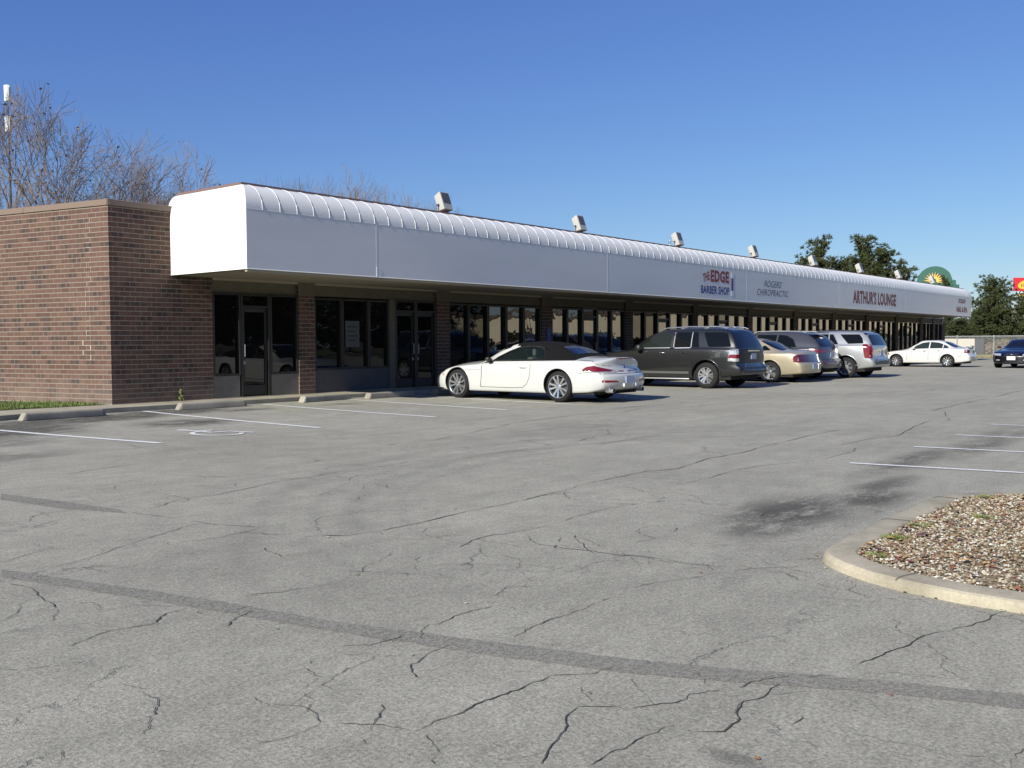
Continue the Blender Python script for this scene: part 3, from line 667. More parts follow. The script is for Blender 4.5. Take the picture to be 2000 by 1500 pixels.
# third bay: five tall panes
kick(18.99, 23.04, .38, MT['panel_g'])
for i in range(5): window(18.995+.81*i, 18.995+.81*(i+1)-.01, .385, 2.30, i > 1)
# the other bays: two panes, a door, two panes
edges = PIERS[2:11]
for k in range(len(edges)-1):
    a, b = edges[k][1], edges[k+1][0]; wv = (b-a)/5
    for i in range(5):
        xa, xb = a+wv*i+.004, a+wv*(i+1)-.004
        if i == 2: door(xa, xb, hinge=-1, wavy=True)
        else: window(xa, xb, .13, 2.30, k != 1 or i > 2)
for i in range(3): window(60.905+.70*i, 60.905+.70*(i+1)-.01, .13, 2.30, True)
for i in range(2): window(63.44+.75*i, 63.44+.75*(i+1)-.01, .13, 2.30, True)
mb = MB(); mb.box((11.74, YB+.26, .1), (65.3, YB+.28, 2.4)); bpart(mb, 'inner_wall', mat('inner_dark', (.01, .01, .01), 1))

# ------------------------------------------------------------ awning with quarter-round top and mitred ends
XC, XE, ZC, ZK, RR, RX = 10.794, 61.557, 2.628, 3.748, .513, .27
def arc_off(t): return (1-math.cos(t), math.sin(t))       # inward, upward for unit radius
NA = 14
def aw_ring(x_front_left, frac):  # unused
    pass
mb = MB(); rows = []
levels = [(0, ZC), (0, ZC+.4), (0, ZC+.8), (0, ZK)] + [(arc_off(math.pi/2*k/NA)[0], ZK+RR*math.sin(math.pi/2*k/NA)) for k in range(1, NA+1)]
for (ins, z) in levels:
    yf = YC+RR*ins; xl = XC+RX*ins; xr = XE-RX*ins
    rows.append([(xl, YB+.12, z), (xl, yf, z), (xr, yf, z), (xr, YB+.12, z)])
NX = [x for x in [XC+4.4*i for i in range(1, 12)] if x < XE-1]
for k in range(3):        # near end, long front, far end: each its own smooth strip
    for j in range(3 if k != 1 else 0): pass
    base = len(mb.v)
    for r_ in rows: mb.v += [r_[k], r_[k+1]]
    for i in range(len(rows)-1): mb.f.append((base+2*i, base+2*i+1, base+2*i+3, base+2*i+2)); mb.m.append(0)
# close the top and back
t_ = rows[-1]; mb.add([t_[0], t_[1], t_[2], t_[3]], [(0, 1, 2, 3)])
mb.add([rows[0][0], rows[-1][0], rows[-1][3], rows[0][3]], [(0, 1, 2, 3)])
bm_ = mb
aw = bpart(mb, 'awning', MT['vinyl'])
for p in aw.data.polygons: p.use_smooth = abs(p.normal.z) > .02 and abs(p.normal.z) < .99
def wpart(mb, name, m, smooth=None): return bpart(mb, name, m, smooth, parent=aw)
# ribs every 0.4 m on the rounded top
mb = MB(); x = XC+.37; ribs = []
while x < XE-.3: ribs.append(x); x += .4045
for x in ribs:
    pts = [(x, YC+RR*(1-math.cos(math.pi/2*k/10)), ZK+RR*math.sin(math.pi/2*k/10)-.002) for k in range(11)]
    mb.tube(pts, .010, 6, cap=False)
    if x <= ribs[99] + .01: wpart(mb, 'rib', MT['vinyl'], 60); mb = MB()
rs_ = wpart(mb, 'rib', MT['vinyl'], 60); rs_['kind'] = 'stuff'
# vertical panel seams on the flat front and the horizontal knuckle line
mb = MB()
for x in (14.03, 22.79, 31.6, 40.42, 49.31, 58.1): mb.box((x-.0035, YC-.0025, ZC), (x+.0035, YC-.001, ZK)); wpart(mb, 'seam', MT['vinyl']); mb = MB()
mb.tube([(XC, YC-.0, ZK), (XE, YC-.0, ZK)], .0035, 5); mb.tube([(XC-.001, YC-.001, ZC+.006), (XE, YC-.001, ZC+.006)], .009, 5); mb.tube([(XC, YC, ZC+.006), (XC, YB+.1, ZC+.006)], .009, 5)
wpart(mb, 'seam', MT['vinyl'], 60)
mb = MB(); mb.box((14.024, YC-.008, ZC), (14.045, YC-.0055, ZC+.22)); mb.box((28.0, YC-.006, 3.06), (28.02, YC-.0055, 3.1)); wpart(mb, 'patch', mat('bright_tape', (.95, .95, .95), .3))
mb = MB(); zt = ZK+RR
mb.box((XC+RX-.03, YC+RR-.035, zt+.0), (XE-RX+.5, YC+RR+.0, zt+.045)); mb.box((XC+RX-.035, YC+RR+.001, zt), (XC+RX, YB+.12, zt+.045)); mb.box((XC+RX+.001, YC+RR+.001, zt+.004), (XE-RX, YB+.12, zt+.04))
wpart(mb, 'flashing', MT['flash'])

# ------------------------------------------------------------ lettering painted on the awning
def letters(txt, x0, x1, z0, z1, m, name='lettering', bold=.0, shear=0., rot=0., parent=aw, place=None, ext=.003):
    cu = bpy.data.curves.new(name, 'FONT'); cu.body = txt; cu.size = 1; cu.offset = bold; cu.extrude = .0; cu.resolution_u = 3; cu.shear = shear; cu.space_character = 1.06
    ob = bpy.data.objects.new('tmp_text', cu); COL.objects.link(ob)
    dg = bpy.context.evaluated_depsgraph_get(); me = bpy.data.meshes.new_from_object(ob.evaluated_get(dg)); bpy.data.objects.remove(ob); bpy.data.curves.remove(cu)
    co = np.array([v.co[:] for v in me.vertices]); mn, mx = co.min(0), co.max(0)
    u = (co[:, 0]-mn[0])/(mx[0]-mn[0]); v = (co[:, 1]-mn[1])/(mx[1]-mn[1])
    vs = []
    for a, b in zip(u, v):
        X = x0+a*(x1-x0); Z = z0+b*(z1-z0)
        if rot: cx_, cz_ = (x0+x1)/2, (z0+z1)/2; X, Z = cx_+(X-cx_)*math.cos(rot)-(Z-cz_)*math.sin(rot), cz_+(X-cx_)*math.sin(rot)+(Z-cz_)*math.cos(rot)
        vs.append((X, Z))
    fs = [tuple(p.vertices) for p in me.polygons]; bpy.data.meshes.remove(me)
    mb = MB()
    if place: mb.add([place(X, Z) for X, Z in vs], fs); return mb.build(name, m, parent)
    mb.add([(X, YC-.004, Z) for X, Z in vs], fs); return bpart(mb, name, m, parent=parent)
mred = mat('letter_red', (.33, .045, .03), .6); mblue = mat('letter_blue', (.02, .05, .24), .6); mgrn = mat('letter_grey', (.06, .085, .085), .6); mmar = mat('letter_maroon', (.26, .07, .05), .6)
letters('THE', 28.40, 28.86, 3.22, 3.50, mred, bold=.035, rot=R(14), shear=.15)
letters('EDGE', 28.93, 30.25, 3.21, 3.61, mred, bold=.045)
letters('BARBER SHOP', 28.27, 30.27, 2.81, 3.08, mblue, bold=.03)
mb = MB(); mb.box((30.43, YC-.006, 2.97), (30.57, YC-.002, 3.40)); pole = wpart(mb, 'barber_pole_emblem', mblue)
mb = MB()
for k in range(4): z = 3.0+k*.1; mb.add([(30.43, YC-.008, z), (30.57, YC-.008, z+.06), (30.57, YC-.008, z+.10), (30.43, YC-.008, z+.04)], [(0, 1, 2, 3)])
wpart(mb, 'pole_stripe', mred)
mb = MB(); mb.box((30.41, YC-.006, 3.401), (30.59, YC-.002, 3.58)); mb.box((30.41, YC-.006, 2.80), (30.59, YC-.002, 2.969)); wpart(mb, 'pole_cap', mat('pole_cap_white', (.75, .76, .78), .4))
letters("ROGERS'", 33.05, 34.62, 3.21, 3.46, mgrn, bold=.0, shear=.28)
letters('CHIROPRACTIC', 32.45, 35.2, 2.90, 3.13, mgrn, bold=.0, shear=.28)
letters("ARTHUR'S LOUNGE", 42.05, 47.83, 2.87, 3.47, mmar, bold=.04)
letters('EXCELLENT', 58.85, 60.3, 3.36, 3.60, mmar, bold=.04)
letters('NAIL & SPA', 58.45, 60.7, 2.84, 3.15, mmar, bold=.05)

# ------------------------------------------------------------ roof floodlights
def floodlight():
    root = empty('floodlight')
    T = Matrix.Translation((0, 0, .27)) @ Matrix.Rotation(R(-20), 4, 'X')
    mb = MB()   # tapered shoebox housing: front frame to smaller back
    f = [(-.17, -.10, -.23), (.17, -.10, -.23), (.17, -.10, .23), (-.17, -.10, .23)]; g = [(-.15, .10, -.20), (.15, .10, -.20), (.15, .10, .20), (-.15, .10, .20)]
    mb.add([T @ Vector(v) for v in f+g], [(0, 1, 2, 3), (7, 6, 5, 4), (0, 4, 5, 1), (1, 5, 6, 2), (2, 6, 7, 3), (3, 7, 4, 0)])
    h = mb.build('housing', MT['lamp_body'], root); bevel(h, .03, 3)
    mb = MB(); mb.box((-.165, -.118, -.225), (.165, -.098, .225), T=T); mb2 = bevel(mb.build('lens_frame', MT['lamp_body'], root), .008, 1)
    mb = MB(); mb.box((-.135, -.125, -.06), (.135, -.1185, .195), T=T); mb.build('lens', MT['lamp_glass'], root)
    mb = MB(); mb.tube([(-.185, 0, -.02), (-.19, 0, .22)], .012, 6); mb.tube([(.185, 0, -.02), (.19, 0, .22)], .012, 6); mb.tube([(-.185, 0, .0), (.185, 0, .0)], .012, 6); mb.build('bracket', MT['galv'], root)
    mb = MB()
    for s in (-1, 1): mb.lathe([(s*.155, 0), (s*.155, .03), (s*.20, .03), (s*.2, 0)], 10, 'x', c=(0, 0, .20))
    mb.build('knob', MT['dark'], root)
    return root
fl = floodlight()
FX = [16.93, 22.53, 28.11, 33.78, 39.47, 45.0, 50.6, 56.43]
FL = ['nearest roof floodlight, largest, above the third bay of dark windows', 'second roof floodlight from the near end, against open sky', 'roof floodlight beside the small roof aerial', 'roof floodlight above the blank awning past the chiropractic lettering', 'roof floodlight in front of the leftmost pine crown',
      'roof floodlight above the first letters of the lounge sign, before dark pines', 'roof floodlight at the right edge of the big pines', 'farthest roof floodlight, in front of the green sun emblem sign']
for i, x in enumerate(FX):
    o = fl if i == 0 else copy_tree(fl)
    o.location = (x, YC+RR+.28, ZK+RR+.045); o.rotation_euler = (0, 0, R([3, 2, 0, 1, -2, 2, 0, 1][i]))
    tag(o, FL[i], 'floodlight', 'floodlights along the awning top')
# small aerial on the roof
mb = MB(); ax, ay, az = 27.72, YC+.85, ZK+RR+.04
mb.tube([(ax, ay, az), (ax+.01, ay, az+.24)], .012, 5)
for z in (.14, .17, .21): mb.tube([(ax-.22, ay-.05, az+z), (ax+.2, ay+.05, az+z)], .006, 4)
tag(mb.build('roof_aerial', MT['galv']), 'small rod aerial on the roof edge beside the third floodlight', 'aerial')
# window notices, accessible-parking sign, white post
mb = MB(); mb.box((15.42, YB+.06, 1.15), (15.86, YB+.066, 1.78)); o = mb.build('window_notice', mat('notice_paper', (.10, .105, .105), .8)); tag(o, 'pale printed notice hanging in the middle pane before the double doors', 'notice')
for k in range(4):
    mb = MB(); mb.box((15.48, YB+.055, 1.62-k*.11), (15.80-.05*(k % 2), YB+.0595, 1.66-k*.11)); mb.build('printed_line', MT['dark'], o)
mb = MB(); mb.box((23.27, YB-.05, 1.24), (23.46, YB-.04, 1.68)); so = mb.build('accessible_parking_sign', mat('sign_blue', (.02, .04, .26), .5)); tag(so, 'blue accessible-parking sign on the brick pier behind the convertible', 'sign')
letters('&', 23.31, 23.42, 1.50, 1.62, mat('sign_white', (.35, .38, .5), .6), 'symbol', parent=so, place=lambda X, Z: (X, YB-.052, Z)) if False else None
mb = MB(); c_ = (23.36, YB-.053, 1.5)
mb.tube([(c_[0]+.035*math.cos(R(a)), c_[1], c_[2]-.03+.035*math.sin(R(a))) for a in range(90, 400, 30)], .005, 4); mb.tube([(c_[0]-.01, c_[1], c_[2]+.07), (c_[0], c_[1], c_[2]), (c_[0]+.035, c_[1], c_[2]), (c_[0]+.045, c_[1], c_[2]-.05)], .005, 4)
mb.build('wheelchair_emblem', MT['plate'], so)
mb = MB(); mb.tube([(35.27, 16.9, .08), (35.27, 16.9, 1.66)], .035, 10); mb.lathe([(1.66, .035), (1.70, .06), (1.75, .05), (1.77, 0)], 12, 'z', c=(35.27, 16.9, 0))
tag(mb.build('bollard_post', mat('post_white', (.7, .7, .68), .5), smooth=40), 'thin white post with a knob top between the dark grey SUV and the gold sedan', 'post')
# ------------------------------------------------------------ cars
def pchip(keys):
    xs = [k[0] for k in keys]; ys = [k[1] for k in keys]; n = len(xs)
    d = [(ys[i+1]-ys[i])/(xs[i+1]-xs[i]) for i in range(n-1)]
    m = [d[0]] + [0 if d[i-1]*d[i] <= 0 else 2*d[i-1]*d[i]/(d[i-1]+d[i]) for i in range(1, n-1)] + [d[-1]]
    def f(x):
        if x <= xs[0]: return ys[0]
        if x >= xs[-1]: return ys[-1]
        i = max(k for k in range(n-1) if xs[k] <= x); h = xs[i+1]-xs[i]; t = (x-xs[i])/h
        return (1+2*t)*(1-t)**2*ys[i]+t*(1-t)**2*h*m[i]+t*t*(3-2*t)*ys[i+1]+t*t*(t-1)*h*m[i+1]
    return f
def sst(a, b, x): t = max(0, min(1, (x-a)/(b-a))); return t*t*(3-2*t)
def body_half(c, s):
    W = c['w'](s); zs = c['zs'](s); zt = max(c['zt'](s), zs+.005); zb = c['zb'](s); wr = c['wr'](s); h = zt-zs; g = sst(.07, .32, h)
    k = c.get('shoulder', .93)
    P = [(0, zb), (.72*W, zb), (.93*W, zb+.015), (.975*W, zb+.10), (.995*W, zb+.36*(zs-zb)), (W, zb+.62*(zs-zb)), (.992*W, zb+.80*(zs-zb)), (.970*W, zs-.03), (k*W, zs)]
    H = [(f*k*W, zs+h*(1-f**2.4)) for f in (.90, .74, .5, .25, 0)]
    e = min(.11, h*.35)
    lw = k*W
    G = [(lw+(wr-lw)*.46+.014, zs+.48*(h-e)), (wr+.006, zt-e*.95), (wr-.085, zt-e*.30), (.5*wr, zt-.012), (0, zt)]
    P += [(a[0]*(1-g)+b[0]*g, a[1]*(1-g)+b[1]*g) for a, b in zip(H, G)]
    return P
SUB = 3
def refine(P):
    out = []
    for i in range(len(P)-1):
        p0, p1, p2, p3 = [Vector(P[max(0, min(len(P)-1, j))]) for j in (i-1, i, i+1, i+2)]
        lim = .5
        for k in range(SUB):
            t = k/SUB; a = p1.lerp(p2, t); tt = t*t; t3 = tt*t
            b = .5*((2*p1)+(p2-p0)*t+(2*p0-5*p1+4*p2-p3)*tt+(3*p1-p0-3*p2+p3)*t3)
            out.append(a.lerp(b, .85 if i > 1 else 0))
    out.append(Vector(P[-1])); return out
def car_body(c, parent, name='body', mats=None):
    """lofted closed shell; returns object and BVH. local +Y is forward, s=0 at the rear bumper"""
    L = c['L']; st = []
    s = 0.
    ends = [0, .012, .04, .08, .14]
    st = [(e, [.955, .978, .992, .998, 1][i]) for i, e in enumerate(ends)]
    N = int((L-.28)/.055)
    st += [(.14+(L-.28)*(i/N), 1) for i in range(1, N)]
    st += [(L-e, k) for e, k in [(ends[i], [.955, .978, .992, .998, 1][i]) for i in range(4, -1, -1)]]
    rings = []
    Wm = c['W']/2
    for s, k in st:
        half = refine(body_half(c, s)); zc = sum(p[1] for p in half)/len(half)
        rings.append([(p.x*k, s, zc+(p.y-zc)*k) for p in half])
    caps = [.80, .6, .4, .2, .02]
    def capr(ring, kk): zc = (min(p[2] for p in ring)+max(p[2] for p in ring))/2; return [(p[0]*kk, p[1], zc+(p[2]-zc)*kk) for p in ring]
    rings = [capr(rings[0], k) for k in caps[::-1]] + rings + [capr(rings[-1], k) for k in caps]
    xr, xf = pchip(c['rear']), pchip(c['front'])
    mr_ = max(v for _, v in c['rear']); mf_ = max(v for _, v in c['front']); Lr = max(.55, 2.3*mr_+.25); Lf = max(.6, 2.3*mf_+.3)
    kr, kf = c.get('round', (.14, .24))
    def deform(p):
        x, s, z = p; q = min(1, abs(x)/Wm)**2.6; o = s
        if s < Lr: o += (xr(z)+kr*q)*(1-s/Lr)**2
        if L-s < Lf: o -= (xf(z)+kf*q)*(1-(L-s)/Lf)**2
        return (x, o-L/2, z)
    mb = MB(); n = len(rings[0])
    full = []
    for r in rings:
        ring = [deform(p) for p in r] + [deform((-p[0], p[1], p[2])) for p in r[-2:0:-1]]
        full.append(ring)
    m_ = len(full[0])
    for ring in full: mb.v += ring
    topi = 8*SUB
    for i in range(len(full)-1):
        for k in range(m_):
            k2 = (k+1) % m_; mb.f.append((i*m_+k, i*m_+k2, (i+1)*m_+k2, (i+1)*m_+k))
            mb.m.append(0)
    mb.f.append(tuple(range(m_))); mb.f.append(tuple((len(full)-1)*m_+k for k in range(m_))); mb.m += [0, 0]
    o = mb.build(name, mats or [c['paint'], MT['well']], parent, smooth=None)
    bm = bmesh.new(); bm.from_mesh(o.data); bmesh.ops.remove_doubles(bm, verts=bm.verts, dist=.0008); bmesh.ops.recalc_face_normals(bm, faces=bm.faces); bm.to_mesh(o.data)
    bvh = BVHTree.FromBMesh(bm); bm.free()
    o.data.shade_smooth(); o.data.set_sharp_from_angle(angle=R(48))
    return o, bvh
def cut(o, cutters):
    for mb, mi in cutters:
        t = mb.build('cutter', None) if False else None
        me = bpy.data.meshes.new('cutter'); me.from_pydata(mb.v, [], mb.f); me.update()
        bm = bmesh.new(); bm.from_mesh(me); bmesh.ops.recalc_face_normals(bm, faces=bm.faces); bm.to_mesh(me); bm.free()
        for m in o.data.materials: me.materials.append(m)
        for p in me.polygons: p.material_index = mi; p.use_smooth = True
        t = bpy.data.objects.new('cutter', me); COL.objects.link(t)
        t.matrix_world = Matrix.Identity(4)
        md = o.modifiers.new('b', 'BOOLEAN'); md.operation = 'DIFFERENCE'; md.object = t; md.solver = 'EXACT'
        dg = bpy.context.evaluated_depsgraph_get(); new = bpy.data.meshes.new_from_object(o.evaluated_get(dg))
        o.modifiers.clear(); old = o.data; o.data = new; bpy.data.meshes.remove(old); bpy.data.objects.remove(t); bpy.data.meshes.remove(me)
    o.data.name = 'body'; o.data.set_sharp_from_angle(angle=R(48))
def chaikin(P, n=2, closed=True):
    P = [Vector(p) for p in P]
    for _ in range(n):
        Q = []
        for i in range(len(P) if closed else len(P)-1):
            a, b = P[i], P[(i+1) % len(P)]
            Q += [a.lerp(b, .25), a.lerp(b, .75)] if closed else [a.lerp(b, .25), a.lerp(b, .75)]
        P = ([P[0]] + Q + [P[-1]]) if not closed else Q
    return P
def rnd(poly, r=.03):
    """round polygon corners with radius-like cut r"""
    P = [Vector(p) for p in poly]; out = []; n = len(P)
    for i in range(n):
        a, b, c_ = P[i-1], P[i], P[(i+1) % n]; u = (a-b); v = (c_-b); ru = min(r, u.length*.45); rv = min(r, v.length*.45)
        p, q = b+u.normalized()*ru, b+v.normalized()*rv
        for t in (0, .25, .5, .75, 1): out.append((1-t)**2*p+2*t*(1-t)*b+t*t*q)
    return out
def decal(bvh, poly, axis, off, m, name, parent, res=.06, side=-1, smooth=60, both=False, mirror=False):
    """polygon in a 2-D view of the car, wrapped onto the body. axis 'x': (y,z) seen from the side; 'y': (x,z) from rear (side=-1) or front; 'z': (x,y) from above"""
    bm = bmesh.new()
    def mk(sgn):
        b2 = bmesh.new()
        vs = [b2.verts.new((p[0], p[1], 0)) for p in poly]
        b2.faces.new(vs)
        xs = [p[0] for p in poly]; ys = [p[1] for p in poly]
        for ax, lo, hi in ((0, min(xs), max(xs)), (1, min(ys), max(ys))):
            n = int((hi-lo)/res)
            for k in range(1, n+1):
                co = [0, 0, 0]; co[ax] = lo+(hi-lo)*k/(n+1); no = [0, 0, 0]; no[ax] = 1
                bmesh.ops.bisect_plane(b2, geom=b2.verts[:]+b2.edges[:]+b2.faces[:], plane_co=co, plane_no=no)
        bmesh.ops.triangulate(b2, faces=[f for f in b2.faces if len(f.verts) > 4])
        for v in b2.verts:
            a, b = v.co.x, v.co.y
            if axis == 'x': o_, d = Vector((3*sgn, a, b)), Vector((-sgn, 0, 0))
            elif axis == 'y': o_, d = Vector((a, 6*sgn, b)), Vector((0, -sgn, 0))
            else: o_, d = Vector((a, b, 4)), Vector((0, 0, -1))
            hit, nn, _, _ = bvh.ray_cast(o_, d)
            if hit is None:
                hit, nn, _, _ = bvh.find_nearest(Vector((.9*sgn, a, b)) if axis == 'x' else Vector((a, 2.2*sgn, b)) if axis == 'y' else Vector((a, b, 1)))
            if nn.dot(d) > 0: nn = -nn
            v.co = hit+nn*off
        return b2
    res_o = None
    for sgn in ((-1, 1) if both else (side,)):
        b2 = mk(sgn); b2.verts.ensure_lookup_table(); b2.verts.index_update()
        for f in b2.faces:
            f.normal_update(); c_ = f.calc_center_median(); hit, nn, _, _ = bvh.find_nearest(c_)
            if nn is not None and f.normal.dot(c_-hit)*(1 if off > 0 else -1) < 0: f.normal_flip()
        me = bpy.data.meshes.new(name); b2.to_mesh(me); b2.free(); me.shade_smooth()
        o = link(name, me, m, parent); me.set_sharp_from_angle(angle=R(smooth)); res_o = res_o or o
    return res_o
def strip_poly(pts, wd):
    P = [Vector(p) for p in pts]; A = []; B_ = []
    for i, p in enumerate(P):
        d = (P[min(i+1, len(P)-1)]-P[max(i-1, 0)]).normalized(); q = Vector((-d.y, d.x))*wd*.5; A.append(p+q); B_.append(p-q)
    return A+B_[::-1]
def seam(bvh, c, pts, name='panel_gap', wd=.009, axis='x', parent=None, m=None, both=True, side=-1, off=.0015):
    h = c['L']/2
    pts = [(p[0]-h, p[1]) if axis == 'x' else ((p[0], p[1]-h) if axis == 'z' else p) for p in pts]
    # split into short straight pieces for a clean wrap
    mb = None; o = decal(bvh, strip_poly(pts, wd), axis, off, m or MT['well'], name, parent, res=.05, both=both, side=side); return o
def wheel(parent, x, y, r, style, sgn, wd=.215):
    rr = r*style.get('rim', .70)
    mb = MB(); o_ = sgn
    prof = [(0, rr*.5), (0, rr), (.008, rr+.012), (-.010, r*.93), (-.028, r*.985), (-.05, r), (-wd+.05, r), (-wd+.02, r*.98), (-wd, r*.9), (-wd, rr)]
    # lateral measured inward from the outer face
    W_ = empty('wheel', (x, y, r), parent=parent)
    mb.lathe([(o_*l, q) for l, q in prof[1:]], 44, 'x'); t = mb.build('tyre', MT['tyre'], W_, smooth=50)
    mb = MB(); mb.lathe([(o_*.004, rr*1.005), (o_*.010, rr*.985), (o_*.004, rr*.95), (o_*-.03, rr*.90), (o_*-.10, rr*.88), (o_*-.16, rr*.9)], 44, 'x')
    n = style['n']; tw = style.get('twin', 0); hub = rr*style.get('hub', .2)
    for k in range(n):
        angs = [2*math.pi*k/n] if not tw else [2*math.pi*k/n-tw, 2*math.pi*k/n+tw]
        for a in angs:
            ca, sa = math.cos(a), math.sin(a); w0, w1 = style.get('w0', .022)*r/.33, style.get('w1', .032)*r/.33
            def Q(rad, t_, l): return (o_*l, ca*rad-sa*t_, sa*rad+ca*t_)
            d0 = style.get('dish', -.028)
            vs = [Q(hub*.6, -w0, d0), Q(hub*.6, w0, d0), Q(rr*.95, w1, -.004), Q(rr*.95, -w1, -.004), Q(hub*.6, -w0*1.1, d0-.035), Q(hub*.6, w0*1.1, d0-.035), Q(rr*.93, w1*1.1, -.05), Q(rr*.93, -w1*1.1, -.05)]
            mid = [Q((hub+rr)*.5, -w0*.9, (d0-.004)*.55+.004), Q((hub+rr)*.5, w0*.9, (d0-.004)*.55+.004)]
            mb.add(vs, [(0, 1, 2, 3), (0, 4, 5, 1), (1, 5, 6, 2), (2, 6, 7, 3), (3, 7, 4, 0)])
    mb.lathe([(o_*(style.get('dish', -.028)-.03), hub*1.15), (o_*(style.get('dish', -.028)+.004), hub), (o_*(style.get('dish', -.028)+.010), hub*.4), (o_*(style.get('dish', -.028)+.010), .001)], 20, 'x')
    mb.build('rim', style.get('mat', MT['alloy']), W_, smooth=35)
    mb = MB(); mb.lathe([(o_*-.075, rr*.74), (o_*-.07, rr*.72), (o_*-.07, .02)], 30, 'x'); mb.lathe([(o_*-.12, rr*.9), (o_*-.12, .01)], 24, 'x', mi=1); mb.build('brake_disc', [MT['dark'], MT['well']], W_, smooth=30)
    return W_
def finish_wheels(c, parent, style, r, axles, track_in=.0):
    hw = c['W']/2
    for ax in axles:
        for sg in (-1, 1):
            wheel(parent, sg*(hw-.025-track_in), ax-c['L']/2, r, style, sg)
def arch_cutters(c, r, axles, ex=.04, lift=.01):
    out = []
    for ax in axles:
        for sg in (-1, 1):
            mb = MB(); hw = c['W']/2
            a, b = sg*(hw-.30), sg*(hw+.3)
            mb.lathe([(a, r+ex), (b, r+ex)], 48, 'x', c=(0, ax-c['L']/2, r+lift)); n = 48
            mb.f.append(tuple(range(n))); mb.f.append(tuple(range(n, 2*n))); mb.m += [0, 0]
            out.append((mb, 1))
    return out
def arch_lip(c, bvh, r, axles, parent, m, ex=.04, wd=.03, z0=.25, lift=.01, name='arch_lip', pro=.004):
    for ax in axles:
        y0 = ax-c['L']/2
        for sg in (-1, 1):
            pts = []
            for a in range(-24, 206, 6):
                y, z = y0+math.cos(R(a))*(r+ex+wd*.4), r+lift+math.sin(R(a))*(r+ex+wd*.4)
                if z < z0: continue
                hit, nn, _, _ = bvh.ray_cast(Vector((3*sg, y, z)), Vector((-sg, 0, 0)))
                if hit is None: continue
                pts.append((hit.x+sg*pro*.2, y, z))
            mb = MB(); mb.tube(pts, wd*.45, 8); mb.build(name, m, parent, smooth=60)
def mirror_part(c, parent, y, z, m, x=None, sz=(.085, .10, .065)):
    for sg in (-1, 1):
        mb = MB(); xx = sg*(c['W']/2+.04 if x is None else x)
        prof = [(-1, 0), (-.92, .5), (-.6, .85), (0, 1), (.55, .92), (.8, .75), (.82, .0)]
        vs = []; fs = []; n = 14
        for (l, q) in prof:
            for k in range(n):
                t = 2*math.pi*k/n; ct, s_ = math.cos(t), math.sin(t); e = .75
                vs.append((xx+sz[0]*q*math.copysign(abs(ct)**e, ct), y-sz[1]*l, z+sz[2]*q*math.copysign(abs(s_)**e, s_)))
        for i in range(len(prof)-1):
            for k in range(n): fs.append((i*n+k, i*n+(k+1) % n, (i+1)*n+(k+1) % n, (i+1)*n+k))
        mb.add(vs, fs); o = mb.build('side_mirror', m, parent, smooth=60)
        mb = MB(); mb.prism([(xx-sg*.02, y-.03), (xx-sg*.13, y-.01), (xx-sg*.13, y+.06), (xx-sg*.02, y+.03)], z-.05, z-.02); mb.build('mirror_foot', MT['blackp'], o)
def handle(bvh, c, parent, s, z, m, ln=.17):
    for sg in (-1, 1):
        y = s-c['L']/2
        hit, nn, _, _ = bvh.ray_cast(Vector((3*sg, y, z)), Vector((-sg, 0, 0)))
        mb = MB(); x = hit.x
        mb.tube([(x, y-ln/2, z), (x+sg*.025, y-ln/2+.02, z), (x+sg*.03, y, z+.002), (x+sg*.025, y+ln/2-.02, z), (x, y+ln/2, z)], .011, 7); mb.build('door_handle', m, parent, smooth=60)
def plate_box(parent, y, z, w=.31, h=.155, x=0, tilt=0, m=None, name='number_plate'):
    mb = MB(); mb.box((x-w/2, y-.006, z-h/2), (x+w/2, y+.006, z+h/2)); return mb.build(name, m or MT['plate'], parent)
def under(c, parent, z=.17):  # dark box added beneath the car body to block light
    mb = MB(); mb.box((-c['W']/2+.12, -c['L']/2+.35, z), (c['W']/2-.12, c['L']/2-.35, z+.22)); mb.build('light_block', MT['well'], parent)

def win(bvh, c, poly, name, parent, m=None, off=.004, trim=.018, r=.03, tm=None, both=True, res=.06):
    h = c['L']/2; P = [(p[0]-h, p[1]) for p in poly]
    cx = sum(p[0] for p in P)/len(P); cy = sum(p[1] for p in P)/len(P)
    f = decal(bvh, rnd(P, r), 'x', off, m or MT['cglass'], name, parent, both=both, res=res)
    return f
def band(bvh, c, poly, name, parent, m, off=.002, r=.03, both=True):
    h = c['L']/2; return decal(bvh, rnd([(p[0]-h, p[1]) for p in poly], r), 'x', off, m, name, parent, both=both)

